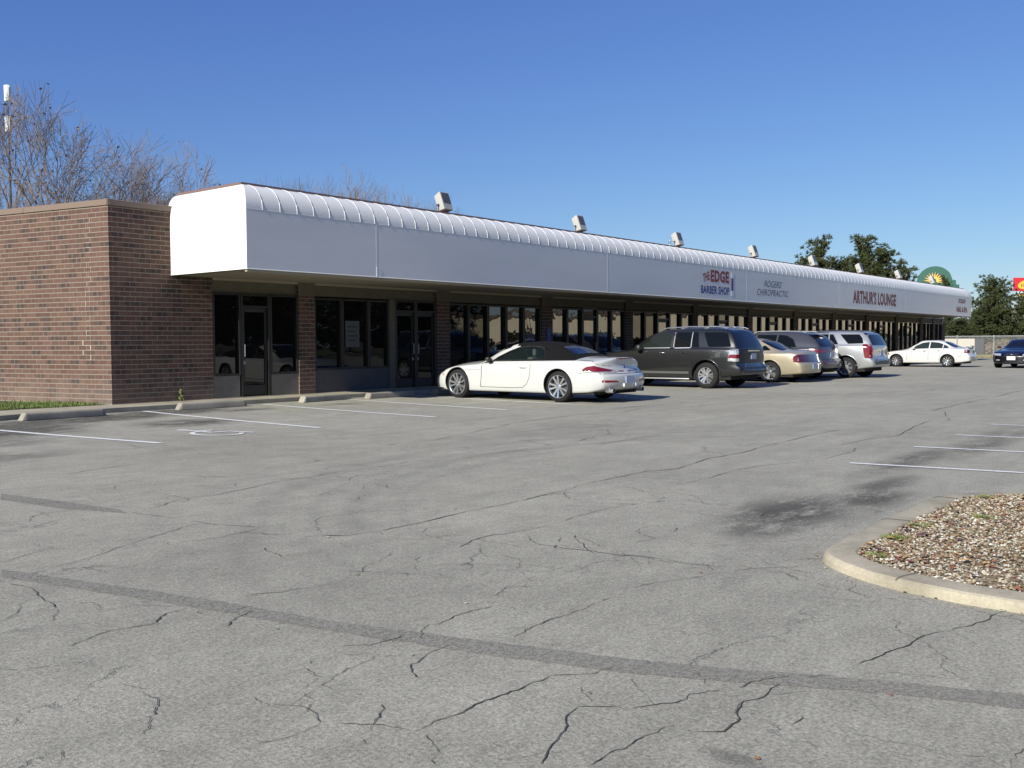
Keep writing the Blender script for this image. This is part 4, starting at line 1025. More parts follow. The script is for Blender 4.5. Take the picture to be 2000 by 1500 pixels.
# ---- white convertible -------------------------------------------------------
def convertible():
    c = dict(L=4.86, W=1.86, paint=m_paint('pearl_white', (.50, .50, .475), rough=.3))
    root = empty('parked_convertible')
    tag(root, 'white two-door convertible with its black cloth roof up, nearest parked car', 'car', 'cars parked nose-in along the shop row')
    c['zs'] = pchip([(0, .80), (.25, .845), (.9, .865), (2.0, .835), (3.3, .775), (4.1, .71), (4.55, .645), (4.86, .53)])
    c['zt'] = pchip([(0, .885), (.06, .925), (.45, .935), (.78, .95), (1.0, 1.01), (1.35, 1.14), (1.75, 1.225), (2.15, 1.262), (2.5, 1.245), (2.75, 1.19), (3.15, 1.02), (3.5, .865), (3.75, .84), (4.2, .79), (4.6, .70), (4.86, .58)])
    c['zb'] = pchip([(0, .27), (.5, .20), (1.5, .165), (3.6, .165), (4.5, .17), (4.86, .20)])
    c['w'] = pchip([(0, .80), (.4, .885), (1.1, .93), (2.0, .915), (3.2, .915), (3.95, .925), (4.5, .89), (4.86, .80)])
    c['wr'] = pchip([(0, .55), (1.0, .56), (1.6, .57), (2.5, .58), (3.2, .66), (4.86, .6)])
    c['rear'] = [(.2, .16), (.30, .05), (.42, .0), (.56, .015), (.62, .10), (.78, .16), (.88, .13), (.94, .06)]
    c['front'] = [(.15, .05), (.25, .0), (.42, .0), (.56, .10), (.70, .30)]
    c['round'] = (.20, .24)
    o, bvh = car_body(c, root)
    h = c['L']/2; ax = (1.18, 3.98); r = .325
    side_win = [(1.58, .885), (3.03, .845), (2.86, .955), (2.62, 1.07), (2.42, 1.135), (2.1, 1.165), (1.82, 1.14), (1.68, 1.05)]
    cab = [(1.2, .55), (3.3, .55), (3.25, .80), (2.85, 1.02), (2.62, 1.12), (2.3, 1.175), (1.9, 1.165), (1.45, 1.05), (1.25, .85)]
    mb1 = MB(); mb1.prism([(s-h, z) for s, z in cab], -.60, .60, 'x')
    mb2 = MB(); mb2.prism([(p.x, p.y) for p in rnd([(s-h, z) for s, z in side_win], .03)], -1.3, 1.3, 'x')
    # black cloth roof taken from the same surface, then cut like the body
    tp = {'L': c['L']}
    cut(o, arch_cutters(c, r, ax)+[(mb1, 1), (mb2, 1)])
    # assign the cloth: everything above the belt between windscreen head and deck
    roofo = o.copy(); roofo.data = o.data.copy(); COL.objects.link(roofo); roofo.name = 'soft_top'; roofo.data.name = 'soft_top'
    planes = [(Vector((0, 2.50-h, 0)), Vector((0, 1, 0))), (Vector((0, .80-h, 0)), Vector((0, -1, 0))), (Vector((0, .80-h, .876)), Vector((0, .018, 1)).normalized()*-1)]
    for ob, keep in ((o, False), (roofo, True)):
        bm = bmesh.new(); bm.from_mesh(ob.data)
        for co, no in planes: bmesh.ops.bisect_plane(bm, geom=bm.verts[:]+bm.edges[:]+bm.faces[:], plane_co=co, plane_no=no)
        dele = [f for f in bm.faces if all((f.calc_center_median()-co).dot(no) < 0 for co, no in planes) != keep]
        bmesh.ops.delete(bm, geom=dele, context='FACES')
        bm.to_mesh(ob.data); bm.free()
    roofo.data.materials.clear(); roofo.data.materials.append(MT['top_cloth']); roofo.data.materials.append(MT['well'])
    # thicken cloth slightly outward
    for v in roofo.data.vertices: v.co += v.normal*.008
    seam(bvh, c, [(.80, .874), (1.5, .862), (2.5, .845), (3.05, .832)], 'belt_moulding', parent=root, wd=.014, m=MT['blackp'], off=.006)
    decal(bvh, rnd([(-.52, .98-h), (.52, .98-h), (.40, 1.42-h), (-.40, 1.42-h)], .10), 'z', .013, MT['cglass_b'], 'rear_window', roofo)
    # side glass, see-through
    gl = mat('clear_car_glass', (.02, .03, .028), .02, spec=.5); gb = gl.node_tree; tr = gb.nodes.new('ShaderNodeBsdfTransparent'); tr.inputs[0].default_value = (.42, .47, .44, 1); mx = gb.nodes.new('ShaderNodeMixShader'); mx.inputs[0].default_value = .30
    gb.links.new(tr.outputs[0], mx.inputs[1]); gb.links.new(gb.nodes['Principled BSDF'].outputs[0], mx.inputs[2]); gb.links.new(mx.outputs[0], gb.nodes['Material Output'].inputs[0])
    win(bvh, c, side_win, 'side_window', root, gl, off=-.012)
    tp = strip_poly([(s-h, z) for s, z in side_win+[side_win[0]]], .022); decal(bvh, tp, 'x', .002, MT['blackp'], 'window_seal', root, both=True)
    decal(bvh, rnd([(-.58, 2.66-h), (.58, 2.66-h), (.68, 3.38-h), (.3, 3.46-h), (-.3, 3.46-h), (-.68, 3.38-h)], .05), 'z', .004, MT['cglass'], 'windscreen', root)
    decal(bvh, strip_poly([(2.42-h, 1.165), (2.66-h, 1.075), (2.90-h, .955), (3.10-h, .845)], .034), 'x', .006, c['paint'], 'windscreen_pillar', root, both=True)
    band(bvh, c, [(3.02, .80), (3.24, .79), (3.06, .90)], 'mirror_sail', root, MT['blackp'], off=.008, r=.01)
    # seats seen through the glass
    for x in (-.36, .36):
        for (s, zt_) in ((2.18, 1.0),):
            mb = MB(); mb.box((x-.23, s-h-.09, .45), (x+.23, s-h+.06, .93)); st = bevel(mb.build('seat', MT['seat'], root), .05, 3)
            mb = MB(); mb.box((x-.13, s-h-.10, .95), (x+.13, s-h-.01, 1.12)); bevel(mb.build('headrest', MT['seat'], st), .035, 3)
    mb = MB(); mb.box((-.56, 1.45-h, .5), (.56, 1.60-h, .92)); bevel(mb.build('rear_seat', MT['seat'], root), .05, 3)
    mb = MB(); mb.box((-.58, 3.0-h, .58), (.58, 3.25-h, .79)); bevel(mb.build('dashboard', MT['blackp'], root), .04, 2)
    tp_ = MB(); tp_.lathe([(-.011, .17), (0, .182), (.011, .17), (0, .158), (-.011, .17)], 24, 'y', c=(-.36, 2.85-h, .82)); tp_.build('steering_wheel', MT['blackp'], root, smooth=60)
    # seams
    seam(bvh, c, [(3.27, .79), (3.25, .6), (3.27, .40), (3.30, .275)], parent=root, wd=.014)
    seam(bvh, c, [(1.92, .84), (1.90, .7), (1.93, .5), (2.0, .36), (2.12, .285), (2.4, .272), (3.30, .275)], parent=root, wd=.010)
    seam(bvh, c, [(3.24, .655), (3.68, .635), (3.72, .627)], 'side_vent', parent=root, wd=.012, m=MT['alloy'])
    seam(bvh, c, [(.70, .875), (.40, .86), (.29, .79), (.10, .715)], 'boot_gap', parent=root, wd=.008)
    seam(bvh, c, [(.10, .63), (.5, .628), (.68, .60)], 'bumper_gap', parent=root, wd=.006)
    seam(bvh, c, [(-.72, .60), (-.4, .597), (.4, .597), (.72, .60)], 'boot_lid_gap', axis='y', parent=root, wd=.010, both=False, side=-1)
    handle(bvh, c, root, 2.10, .715, c['paint'], .18)
    # lamps
    h_ = h
    band(bvh, c, [(.10, .640), (.20, .70), (.33, .765), (.47, .745), (.56, .70), (.58, .66), (.54, .65), (.52, .672), (.40, .655)], 'tail_lamp', root, MT['red'], off=.008, r=.02)
    band(bvh, c, [(.12, .618), (.42, .626), (.42, .642), (.12, .634)], 'reversing_lamp', root, MT['clear'], off=.011, r=.005)
    decal(bvh, rnd([(-.88, .64), (-.74, .64), (-.78, .68), (-.84, .73), (-.89, .74)], .02), 'y', .007, MT['red'], 'tail_lamp_inner', root, side=-1)
    decal(bvh, rnd([(.88, .64), (.74, .64), (.78, .68), (.84, .73), (.89, .74)], .02), 'y', .007, MT['red'], 'tail_lamp_inner', root, side=-1)
    decal(bvh, rnd([(-.30, .893), (.30, .893), (.30, .913), (-.30, .913)], .006), 'y', .006, MT['redd'], 'brake_lamp', root, side=-1)
    for sg in (-1, 1):
        decal(bvh, rnd([(sg*.80, .43), (sg*.40, .43), (sg*.42, .462), (sg*.80, .475)], .01), 'y', .006, MT['redd'], 'rear_reflector', root, side=-1)
        mb = MB(); mb.lathe([(-.04, .045), (.14, .045), (.14, .036), (-.02, .036)], 20, 'y', c=(sg*.56, -h+.10-.03, .255)); mb.build('exhaust_tip', MT['chrome'], root, smooth=40)
        mb = MB(); mb.lathe([(.0, .036), (.0, .001)], 16, 'y', c=(sg*.56, -h+.11, .255)); mb.build('exhaust_inner', MT['well'], root)
    hit = bvh.ray_cast(Vector((0, -6, .72)), Vector((0, 1, 0)))[0]
    mb = MB(); mb.lathe([(-.006, .001), (-.006, .034), (.01, .040)], 20, 'y', c=(0, hit.y, .735)); mb.build('badge', mat('badge_blue', (.05, .13, .35), .3), root, smooth=30)
    hit = bvh.ray_cast(Vector((0, -6, .48)), Vector((0, 1, 0)))[0]; plate_box(root, hit.y-.004, .475, m=mat('plate_pale', (.42, .46, .58), .45))
    for x in (-.22, .22): mb = MB(); mb.box((x-.018, hit.y-.02, .335), (x+.018, hit.y+.05, .40)); mb.build('bumper_hook', MT['white'], root)
    band(bvh, c, [(4.40, .60), (4.55, .56), (4.62, .575), (4.57, .625), (4.43, .652)], 'headlamp', root, mat('headlamp_dark', (.05, .05, .06), .1, coat=1), off=.005, r=.02)
    band(bvh, c, [(4.385, .505), (4.415, .505), (4.43, .56), (4.40, .56)], 'side_marker', root, MT['amber'], off=.005, r=.008)
    band(bvh, c, [(4.40, .205), (4.80, .205), (4.80, .235), (4.45, .232)], 'front_intake', root, MT['blackp'], off=.006, r=.01)
    arch_lip(c, bvh, r, ax, root, c['paint'], wd=.022)
    mirror_part(c, root, 3.02-h, .885, MT['blackp'], x=.965, sz=(.062, .07, .045))
    finish_wheels(c, root, dict(n=5, twin=.255, w0=.016, w1=.022, hub=.20, rim=.74, mat=MT['chrome'], dish=-.02), r, ax)
    under(c, root); return root

# ---- generic estate / SUV / saloon -----------------------------------------
def dark_suv():
    c = dict(L=4.88, W=1.90, paint=m_paint('dark_charcoal', (.010, .0108, .0105), metal=.1, rough=.34, flake=.3))
    root = empty('parked_suv'); h = c['L']/2
    tag(root, 'dark grey SUV with chrome roof rails beside the white convertible', 'car', 'cars parked nose-in along the shop row')
    c['zs'] = pchip([(0, 1.05), (1, 1.07), (3.0, 1.03), (3.6, .98), (4.4, .90), (4.88, .78)])
    c['zt'] = pchip([(0, 1.54), (.5, 1.60), (1.5, 1.625), (2.3, 1.60), (2.7, 1.50), (3.2, 1.25), (3.62, 1.05), (4.2, .99), (4.88, .86)])
    c['zb'] = pchip([(0, .36), (.6, .30), (1.5, .27), (3.6, .27), (4.88, .30)])
    c['w'] = pchip([(0, .86), (.4, .92), (1.0, .95), (3.9, .95), (4.5, .90), (4.88, .80)]); c['wr'] = pchip([(0, .66), (1, .70), (2.5, .70), (3.2, .74), (4.88, .7)])
    c['rear'] = [(.3, .06), (.42, .0), (.56, .0), (.60, .09), (1.0, .12), (1.1, .15), (1.6, .46)]
    c['front'] = [(.3, .05), (.5, 0), (.8, .06), (1.0, .14)]; c['round'] = (.10, .22)
    o, bvh = car_body(c, root); r = .345; ax = (1.02, 3.89)
    cut(o, arch_cutters(c, r, ax, ex=.06))
    tint = MT['cglass']
    win(bvh, c, [(2.12, 1.085), (3.00, 1.075), (3.06, 1.10), (2.80, 1.26), (2.52, 1.42), (2.36, 1.475), (2.12, 1.485)], 'front_door_window', root, m_glass('suv_front_glass', (.014, .019, .017), .02, 1.45))
    win(bvh, c, [(1.50, 1.09), (1.98, 1.085), (1.98, 1.49), (1.52, 1.495)], 'rear_door_window', root, tint, r=.02)
    win(bvh, c, [(1.24, 1.09), (1.46, 1.09), (1.48, 1.495), (1.33, 1.49)], 'quarter_light', root, tint, r=.02)
    win(bvh, c, [(.34, 1.10), (.97, 1.10), (1.17, 1.485), (.62, 1.48), (.50, 1.46)], 'cargo_window', root, tint, r=.05)
    for a, b in ((2.12, 3.0), (1.5, 1.98)): seam(bvh, c, [(a, 1.078), (b, 1.07)], 'window_sill', parent=root, wd=.018, m=MT['alloy'])
    for a in (1.485, 2.01): seam(bvh, c, [(a, 1.09), (a+.01, 1.49)], 'window_divider', parent=root, wd=.016, m=MT['alloy'])
    decal(bvh, rnd([(-.70, 1.07), (.70, 1.07), (.60, 1.53), (-.60, 1.53)], .05), 'y', .005, MT['cglass_b'], 'rear_window', root, side=-1)
    decal(bvh, rnd([(-.72, .67), (.72, .67), (.74, 1.05), (-.74, 1.05)], .04), 'y', .004, mat('tailgate_dark', (.010, .010, .011), .35, spec=.3), 'tailgate_panel', root, side=-1)
    decal(bvh, rnd([(-.62, 2.7-h), (.62, 2.7-h), (.72, 3.52-h), (-.72, 3.52-h)], .05), 'z', .004, MT['cglass'], 'windscreen', root)
    decal(bvh, [(-.62, .37), (.62, .37), (.72, .57), (-.72, .57)], 'y', .006, MT['blackp'], 'rear_bumper', root, side=-1)
    seam(bvh, c, [(2.08, 1.08), (2.09, .8), (2.10, .5), (2.11, .36)], parent=root); seam(bvh, c, [(3.33, 1.02), (3.35, .8), (3.34, .36)], parent=root); seam(bvh, c, [(1.22, 1.09), (1.30, .92), (1.44, .78), (1.52, .62), (1.53, .36)], parent=root)
    seam(bvh, c, [(2.0, 1.485), (2.06, 1.28), (2.08, 1.08)], parent=root, wd=.02, m=MT['blackp'])
    seam(bvh, c, [(1.52, .415), (3.40, .415)], 'sill_trim', parent=root, wd=.06, m=mat('grey_cladding', (.075, .077, .075), .6))
    handle(bvh, c, root, 2.32, .94, MT['chrome']); handle(bvh, c, root, 1.62, .955, MT['blackp'])
    band(bvh, c, [(.60, .82), (.75, .82), (.75, .95), (.60, .95)], 'fuel_flap', root, mat('flap_paint', (.062, .065, .061), .35, metal=.5), off=.003, r=.05)
    # tall tail lamps wrapping the corner
    for nm, m, zz in (('tail_lamp', MT['clear'], (.72, 1.04)), ('tail_lamp_red', MT['red'], (.80, .90))):
        band(bvh, c, [(.20, zz[0]), (.40, zz[0]+.01), (.36, zz[1]), (.20, zz[1])], nm, root, m, off=.006 if nm == 'tail_lamp' else .010, r=.02)
        for sg in (-1, 1): decal(bvh, rnd([(sg*.74, zz[0]), (sg*.88, zz[0]), (sg*.85, zz[1]), (sg*.745, zz[1])], .015), 'y', .006 if nm == 'tail_lamp' else .010, m, nm+'_corner', root, side=-1)
    arch_lip(c, bvh, r, ax, root, c['paint'], ex=.06, wd=.05, z0=.3)
    # roof rails
    for sg in (-1, 1):
        mb = MB(); x = sg*.63
        pts = [(x, s-h, c['zt'](s)-.025+d) for s, d in ((.55, .0), (.66, .035), (.9, .042), (1.6, .040), (2.3, .038), (2.42, .03), (2.52, .0))]; mb.tube(pts, .017, 8)
        for s in (1.15, 1.85): mb.box((x-.02, s-h-.05, c['zt'](s)-.04), (x+.02, s-h+.05, c['zt'](s)+.03))
        mb.build('roof_rail', MT['chrome'], root, smooth=50)
    mb = MB(); mb.tube([(-.63, 1.0-h, 1.645), (.63, 1.0-h, 1.645)], .013, 6); mb.tube([(-.63, 1.85-h, 1.645), (.63, 1.85-h, 1.645)], .013, 6); mb.build('roof_bar', MT['alloy'], root)
    for sg in (-1, 1):
        mb = MB(); mb.box((sg*.90-.06, 1.50-h, .235), (sg*.90+.06, 3.45-h, .265)); bevel(mb.build('running_board', MT['alloy'], root), .012, 2)
    hit = bvh.ray_cast(Vector((0, -6, .85)), Vector((0, 1, 0)))[0]; plate_box(root, hit.y-.012, .85)
    mb = MB(); mb.box((-.33, hit.y-.022, .975), (.33, hit.y-.002, 1.01)); mb.build('tailgate_strip', MT['chrome'], root)
    mirror_part(c, root, 3.0-h, 1.08, MT['blackp'], x=1.03, sz=(.10, .09, .09))
    band(bvh, c, [(4.45, .72), (4.80, .70), (4.78, .84), (4.5, .87)], 'headlamp', root, MT['clear'], off=.005)
    finish_wheels(c, root, dict(n=6, twin=.20, w0=.018, w1=.026, rim=.64, hub=.25, mat=MT['chrome'], dish=-.03), r, ax); under(c, root, .24); return root

def gold_saloon():
    c = dict(L=4.9, W=1.84, paint=m_paint('gold_beige', (.40, .345, .24), metal=.35, rough=.32, flake=.1))
    root = empty('parked_saloon'); h = c['L']/2
    tag(root, 'gold-beige saloon with dark tail lamps behind the dark grey SUV', 'car', 'cars parked nose-in along the shop row')
    c['zs'] = pchip([(0, .86), (.5, .90), (1.5, .90), (3.3, .85), (4.3, .72), (4.9, .55)]); c['shoulder'] = .90
    c['zt'] = pchip([(0, .93), (.3, .965), (.62, .985), (.9, 1.05), (1.4, 1.25), (1.9, 1.345), (2.5, 1.35), (2.9, 1.24), (3.4, .98), (3.7, .90), (4.3, .80), (4.9, .62)])
    c['zb'] = pchip([(0, .27), (.8, .21), (3.8, .2), (4.9, .22)]); c['w'] = pchip([(0, .80), (.5, .88), (1.1, .92), (3.9, .92), (4.5, .86), (4.9, .7)]); c['wr'] = pchip([(0, .56), (1.5, .56), (2.8, .58), (3.4, .66), (4.9, .6)])
    c['rear'] = [(.2, .08), (.33, 0), (.56, 0), (.60, .05), (.95, .14)]; c['front'] = [(.2, .0), (.5, 0), (.65, .2)]; c['round'] = (.16, .35)
    o, bvh = car_body(c, root); r = .315; ax = (1.04, 3.85)
    cut(o, arch_cutters(c, r, ax))
    win(bvh, c, [(2.16, .94), (3.15, .90), (2.95, 1.03), (2.62, 1.20), (2.16, 1.255)], 'front_door_window', root)
    win(bvh, c, [(1.42, .945), (2.08, .94), (2.08, 1.255), (1.85, 1.25), (1.50, 1.15), (1.42, 1.08)], 'rear_door_window', root)
    win(bvh, c, [(1.08, .965), (1.35, .95), (1.38, 1.10), (1.30, 1.10)], 'quarter_light', root, r=.02)
    mb = MB(); mb.box((-.90, 1.52-h, .97), (-.76, 1.70-h, 1.06))
    band(bvh, c, [(1.52, .965), (1.70, .965), (1.70, 1.07), (1.52, 1.07)], 'window_sticker', root, mat('sticker', (.18, .42, .38), .5), off=.007, r=.01, both=True)
    decal(bvh, rnd([(-.62, .74-h), (.62, .74-h), (.50, 1.50-h), (-.50, 1.50-h)], .08), 'z', .005, MT['cglass_b'], 'rear_window', root)
    decal(bvh, rnd([(-.55, 2.72-h), (.55, 2.72-h), (.68, 3.42-h), (-.68, 3.42-h)], .05), 'z', .005, MT['cglass'], 'windscreen', root)
    seam(bvh, c, [(1.40, .94), (1.36, .8), (1.42, .62), (1.56, .5), (1.62, .32)], parent=root); seam(bvh, c, [(2.14, .93), (2.17, .6), (2.18, .32)], parent=root); seam(bvh, c, [(3.26, .86), (3.28, .32)], parent=root)
    seam(bvh, c, [(.15, .545), (.62, .55)], 'side_reflector', parent=root, wd=.014, m=mat('trim_gold', (.3, .25, .16), .4))
    handle(bvh, c, root, 1.58, .80, c['paint']); handle(bvh, c, root, 2.35, .795, c['paint'])
    band(bvh, c, [(.16, .60), (.34, .63), (.31, .66), (.34, .69), (.32, .80), (.16, .845)], 'tail_lamp', root, mat('tail_lamp_dark', (.13, .008, .012), .12, coat=1), off=.006, r=.02)
    decal(bvh, rnd([(-.82, .61), (.82, .61), (.80, .84), (-.80, .84)], .05), 'y', .006, mat('tail_band', (.06, .006, .010), .12, coat=1), 'tail_lamp_band', root, side=-1)
    hit = bvh.ray_cast(Vector((0, -6, .48)), Vector((0, 1, 0)))[0]; plate_box(root, hit.y-.01, .48); mb = MB(); mb.box((.22, hit.y-.03, .40), (.26, hit.y, .56)); mb.build('plate_light', MT['white'], root)
    arch_lip(c, bvh, r, ax, root, c['paint'], wd=.024)
    mirror_part(c, root, 2.95-h, .95, c['paint'], x=.98, sz=(.08, .08, .06)); finish_wheels(c, root, dict(n=5, w0=.035, w1=.045, rim=.68, hub=.25, mat=MT['chrome']), r, ax); under(c, root); return root

def grey_crossover():
    c = dict(L=5.0, W=1.92, paint=m_paint('slate_grey', (.07, .073, .082), metal=.5, rough=.32, flake=.2))
    root = empty('parked_crossover'); h = c['L']/2
    tag(root, 'slate grey crossover with red lamps on its tail, half hidden by the gold saloon', 'car', 'cars parked nose-in along the shop row')
    c['zs'] = pchip([(0, 1.02), (1, 1.02), (3.2, .95), (4.3, .85), (5.0, .68)])
    c['zt'] = pchip([(0, 1.42), (.35, 1.50), (1.2, 1.55), (2.2, 1.555), (2.8, 1.47), (3.3, 1.22), (3.7, 1.0), (4.4, .92), (5.0, .75)])
    c['zb'] = pchip([(0, .36), (.8, .27), (4, .25), (5.0, .28)]); c['w'] = pchip([(0, .84), (.5, .92), (1.1, .96), (4, .96), (4.6, .90), (5.0, .76)]); c['wr'] = pchip([(0, .60), (1, .64), (2.6, .66), (3.4, .72), (5.0, .7)])
    c['rear'] = [(.3, .05), (.42, 0), (.62, 0), (.66, .07), (.95, .14), (1.02, .16), (1.5, .62)]; c['front'] = [(.3, 0), (.6, .0), (.8, .15)]; c['round'] = (.16, .30)
    o, bvh = car_body(c, root); r = .34; ax = (1.05, 3.98)
    cut(o, arch_cutters(c, r, ax))
    win(bvh, c, [(.95, 1.05), (1.62, 1.05), (1.62, 1.44), (1.35, 1.42), (1.10, 1.30)], 'cargo_window', root, r=.03); win(bvh, c, [(1.68, 1.05), (2.35, 1.04), (2.35, 1.45), (1.68, 1.44)], 'rear_door_window', root, r=.02); win(bvh, c, [(2.42, 1.04), (3.25, 1.02), (3.0, 1.22), (2.7, 1.38), (2.42, 1.45)], 'front_door_window', root, r=.03)
    decal(bvh, rnd([(-.68, 1.06), (.68, 1.06), (.56, 1.45), (-.56, 1.45)], .05), 'y', .006, MT['cglass_b'], 'rear_window', root, side=-1)
    decal(bvh, rnd([(-.6, 2.8-h), (.6, 2.8-h), (.72, 3.6-h), (-.72, 3.6-h)], .05), 'z', .005, MT['cglass'], 'windscreen', root)
    band(bvh, c, [(.14, .86), (.62, .93), (.55, .99), (.14, .96)], 'tail_lamp', root, MT['red'], off=.007, r=.02)
    for sg in (-1, 1): decal(bvh, rnd([(sg*.88, .86), (sg*.44, .88), (sg*.48, .94), (sg*.88, .97)], .015), 'y', .007, MT['red'], 'tail_lamp_inner', root, side=-1)
    for sg in (-1, 1): decal(bvh, rnd([(sg*.72, .55), (sg*.42, .55), (sg*.42, .58), (sg*.72, .585)], .008), 'y', .007, MT['redd'], 'rear_reflector', root, side=-1)
    seam(bvh, c, [(-.78, .655), (-.4, .652), (.4, .652), (.78, .655)], 'tailgate_gap', axis='y', parent=root, wd=.012, both=False, side=-1); seam(bvh, c, [(1.64, 1.04), (1.62, .8), (1.72, .4)], parent=root); seam(bvh, c, [(2.38, 1.04), (2.42, .38)], parent=root)
    handle(bvh, c, root, 1.85, .9, c['paint'])
    mb = MB(); mb.box((-.55, .42-h, 1.49), (.55, .62-h, 1.525)); bevel(mb.build('roof_spoiler', c['paint'], root), .012, 2)
    for sg in (-1, 1):
        mb = MB(); x = sg*.56; mb.tube([(x, s-h, c['zt'](s)-.02+d) for s, d in ((.75, 0), (.9, .03), (1.6, .035), (2.4, .03), (2.55, 0))], .015, 7); mb.build('roof_rail', MT['alloy'], root, smooth=50)
    hit = bvh.ray_cast(Vector((0, -6, .80)), Vector((0, 1, 0)))[0]; plate_box(root, hit.y-.012, .80)
    mb = MB(); mb.lathe([(-.05, .035), (.12, .035), (.12, .028), (-.04, .028)], 14, 'y', c=(.5, -h+.1, .30)); mb.build('exhaust_tip', MT['chrome'], root, smooth=40)
    arch_lip(c, bvh, r, ax, root, c['paint'], wd=.024)
    mirror_part(c, root, 3.1-h, 1.05, c['paint'], x=1.02); finish_wheels(c, root, dict(n=6, w0=.026, w1=.034, rim=.66, hub=.25), r, ax); under(c, root, .22); return root

def silver_suv():
    c = dict(L=4.95, W=1.90, paint=m_paint('silver', (.40, .41, .41), metal=.55, rough=.30, flake=.12))
    root = empty('parked_suv'); h = c['L']/2
    tag(root, 'silver SUV with tall upright red tail lamps near the far end of the row', 'car', 'cars parked nose-in along the shop row')
    c['zs'] = pchip([(0, 1.10), (1, 1.10), (3.2, 1.0), (4.3, .88), (4.95, .72)])
    c['zt'] = pchip([(0, 1.48), (.4, 1.555), (1.5, 1.585), (2.3, 1.57), (2.8, 1.44), (3.3, 1.18), (3.65, 1.02), (4.3, .95), (4.95, .80)])
    c['zb'] = pchip([(0, .36), (.8, .27), (4, .25), (4.95, .28)]); c['w'] = pchip([(0, .86), (.4, .92), (1.0, .95), (4, .95), (4.6, .89), (4.95, .76)]); c['wr'] = pchip([(0, .64), (1, .68), (2.6, .69), (3.4, .74), (4.95, .7)])
    c['rear'] = [(.3, .05), (.42, 0), (.60, 0), (.64, .07), (1.05, .10), (1.12, .13), (1.55, .38)]; c['front'] = [(.3, 0), (.6, .0), (.85, .12)]; c['round'] = (.10, .25)
    o, bvh = car_body(c, root); r = .345; ax = (.95, 3.91)
    cut(o, arch_cutters(c, r, ax, ex=.055))
    win(bvh, c, [(.40, 1.15), (.90, 1.14), (1.22, 1.455), (.58, 1.45), (.46, 1.32)], 'cargo_window', root, r=.03); win(bvh, c, [(1.22, 1.12), (1.52, 1.12), (1.58, 1.46), (1.46, 1.46)], 'quarter_light', root, r=.02)
    win(bvh, c, [(1.57, 1.12), (2.20, 1.10), (2.20, 1.465), (1.62, 1.465)], 'rear_door_window', root, r=.02); win(bvh, c, [(2.27, 1.10), (3.10, 1.06), (2.9, 1.22), (2.60, 1.40), (2.27, 1.455)], 'front_door_window', root)
    seam(bvh, c, [(1.19, 1.12), (1.45, 1.47)], 'window_frame', parent=root, wd=.022, m=MT['chrome'])
    decal(bvh, rnd([(-.70, 1.09), (.70, 1.09), (.62, 1.49), (-.62, 1.49)], .05), 'y', .006, MT['cglass_b'], 'rear_window', root, side=-1)
    decal(bvh, rnd([(-.6, 2.8-h), (.6, 2.8-h), (.72, 3.55-h), (-.72, 3.55-h)], .05), 'z', .005, MT['cglass'], 'windscreen', root)
    band(bvh, c, [(.14, .66), (.33, .67), (.42, 1.12), (.30, 1.13), (.14, 1.0)], 'tail_lamp', root, MT['red'], off=.008, r=.02)
    for sg in (-1, 1): decal(bvh, rnd([(sg*.73, .66), (sg*.88, .66), (sg*.84, 1.12), (sg*.75, 1.12)], .015), 'y', .008, MT['red'], 'tail_lamp_corner', root, side=-1)
    seam(bvh, c, [(.10, .45), (.62, .43)], 'bumper_trim', parent=root, wd=.03, m=MT['chrome']); seam(bvh, c, [(1.14, 1.10), (1.26, .95), (1.42, .75), (1.5, .4)], parent=root); seam(bvh, c, [(2.23, 1.10), (2.26, .38)], parent=root)
    handle(bvh, c, root, 1.66, .975, MT['chrome'], .2); handle(bvh, c, root, 2.42, .965, MT['chrome'], .2)
    decal(bvh, rnd([(-.7, .45), (.7, .45), (.72, .62), (-.72, .62)], .03), 'y', .006, mat('bumper_grey', (.05, .052, .056), .4), 'rear_bumper', root, side=-1)
    hit = bvh.ray_cast(Vector((0, -6, .82)), Vector((0, 1, 0)))[0]; plate_box(root, hit.y-.012, .82)
    for sg in (-1, 1): mb = MB(); x = sg*.60; mb.tube([(x, s-h, c['zt'](s)-.015+d) for s, d in ((.5, 0), (.6, .03), (1.6, .03), (2.5, .03), (2.6, 0))], .014, 7); mb.build('roof_rail', MT['blackp'], root, smooth=50)
    arch_lip(c, bvh, r, ax, root, c['paint'], ex=.055, wd=.035, z0=.3)
    mirror_part(c, root, 3.0-h, 1.10, c['paint'], x=1.02, sz=(.09, .09, .075)); finish_wheels(c, root, dict(n=8, w0=.022, w1=.05, rim=.66, hub=.42, mat=MT['chrome'], dish=-.01), r, ax); under(c, root, .22); return root

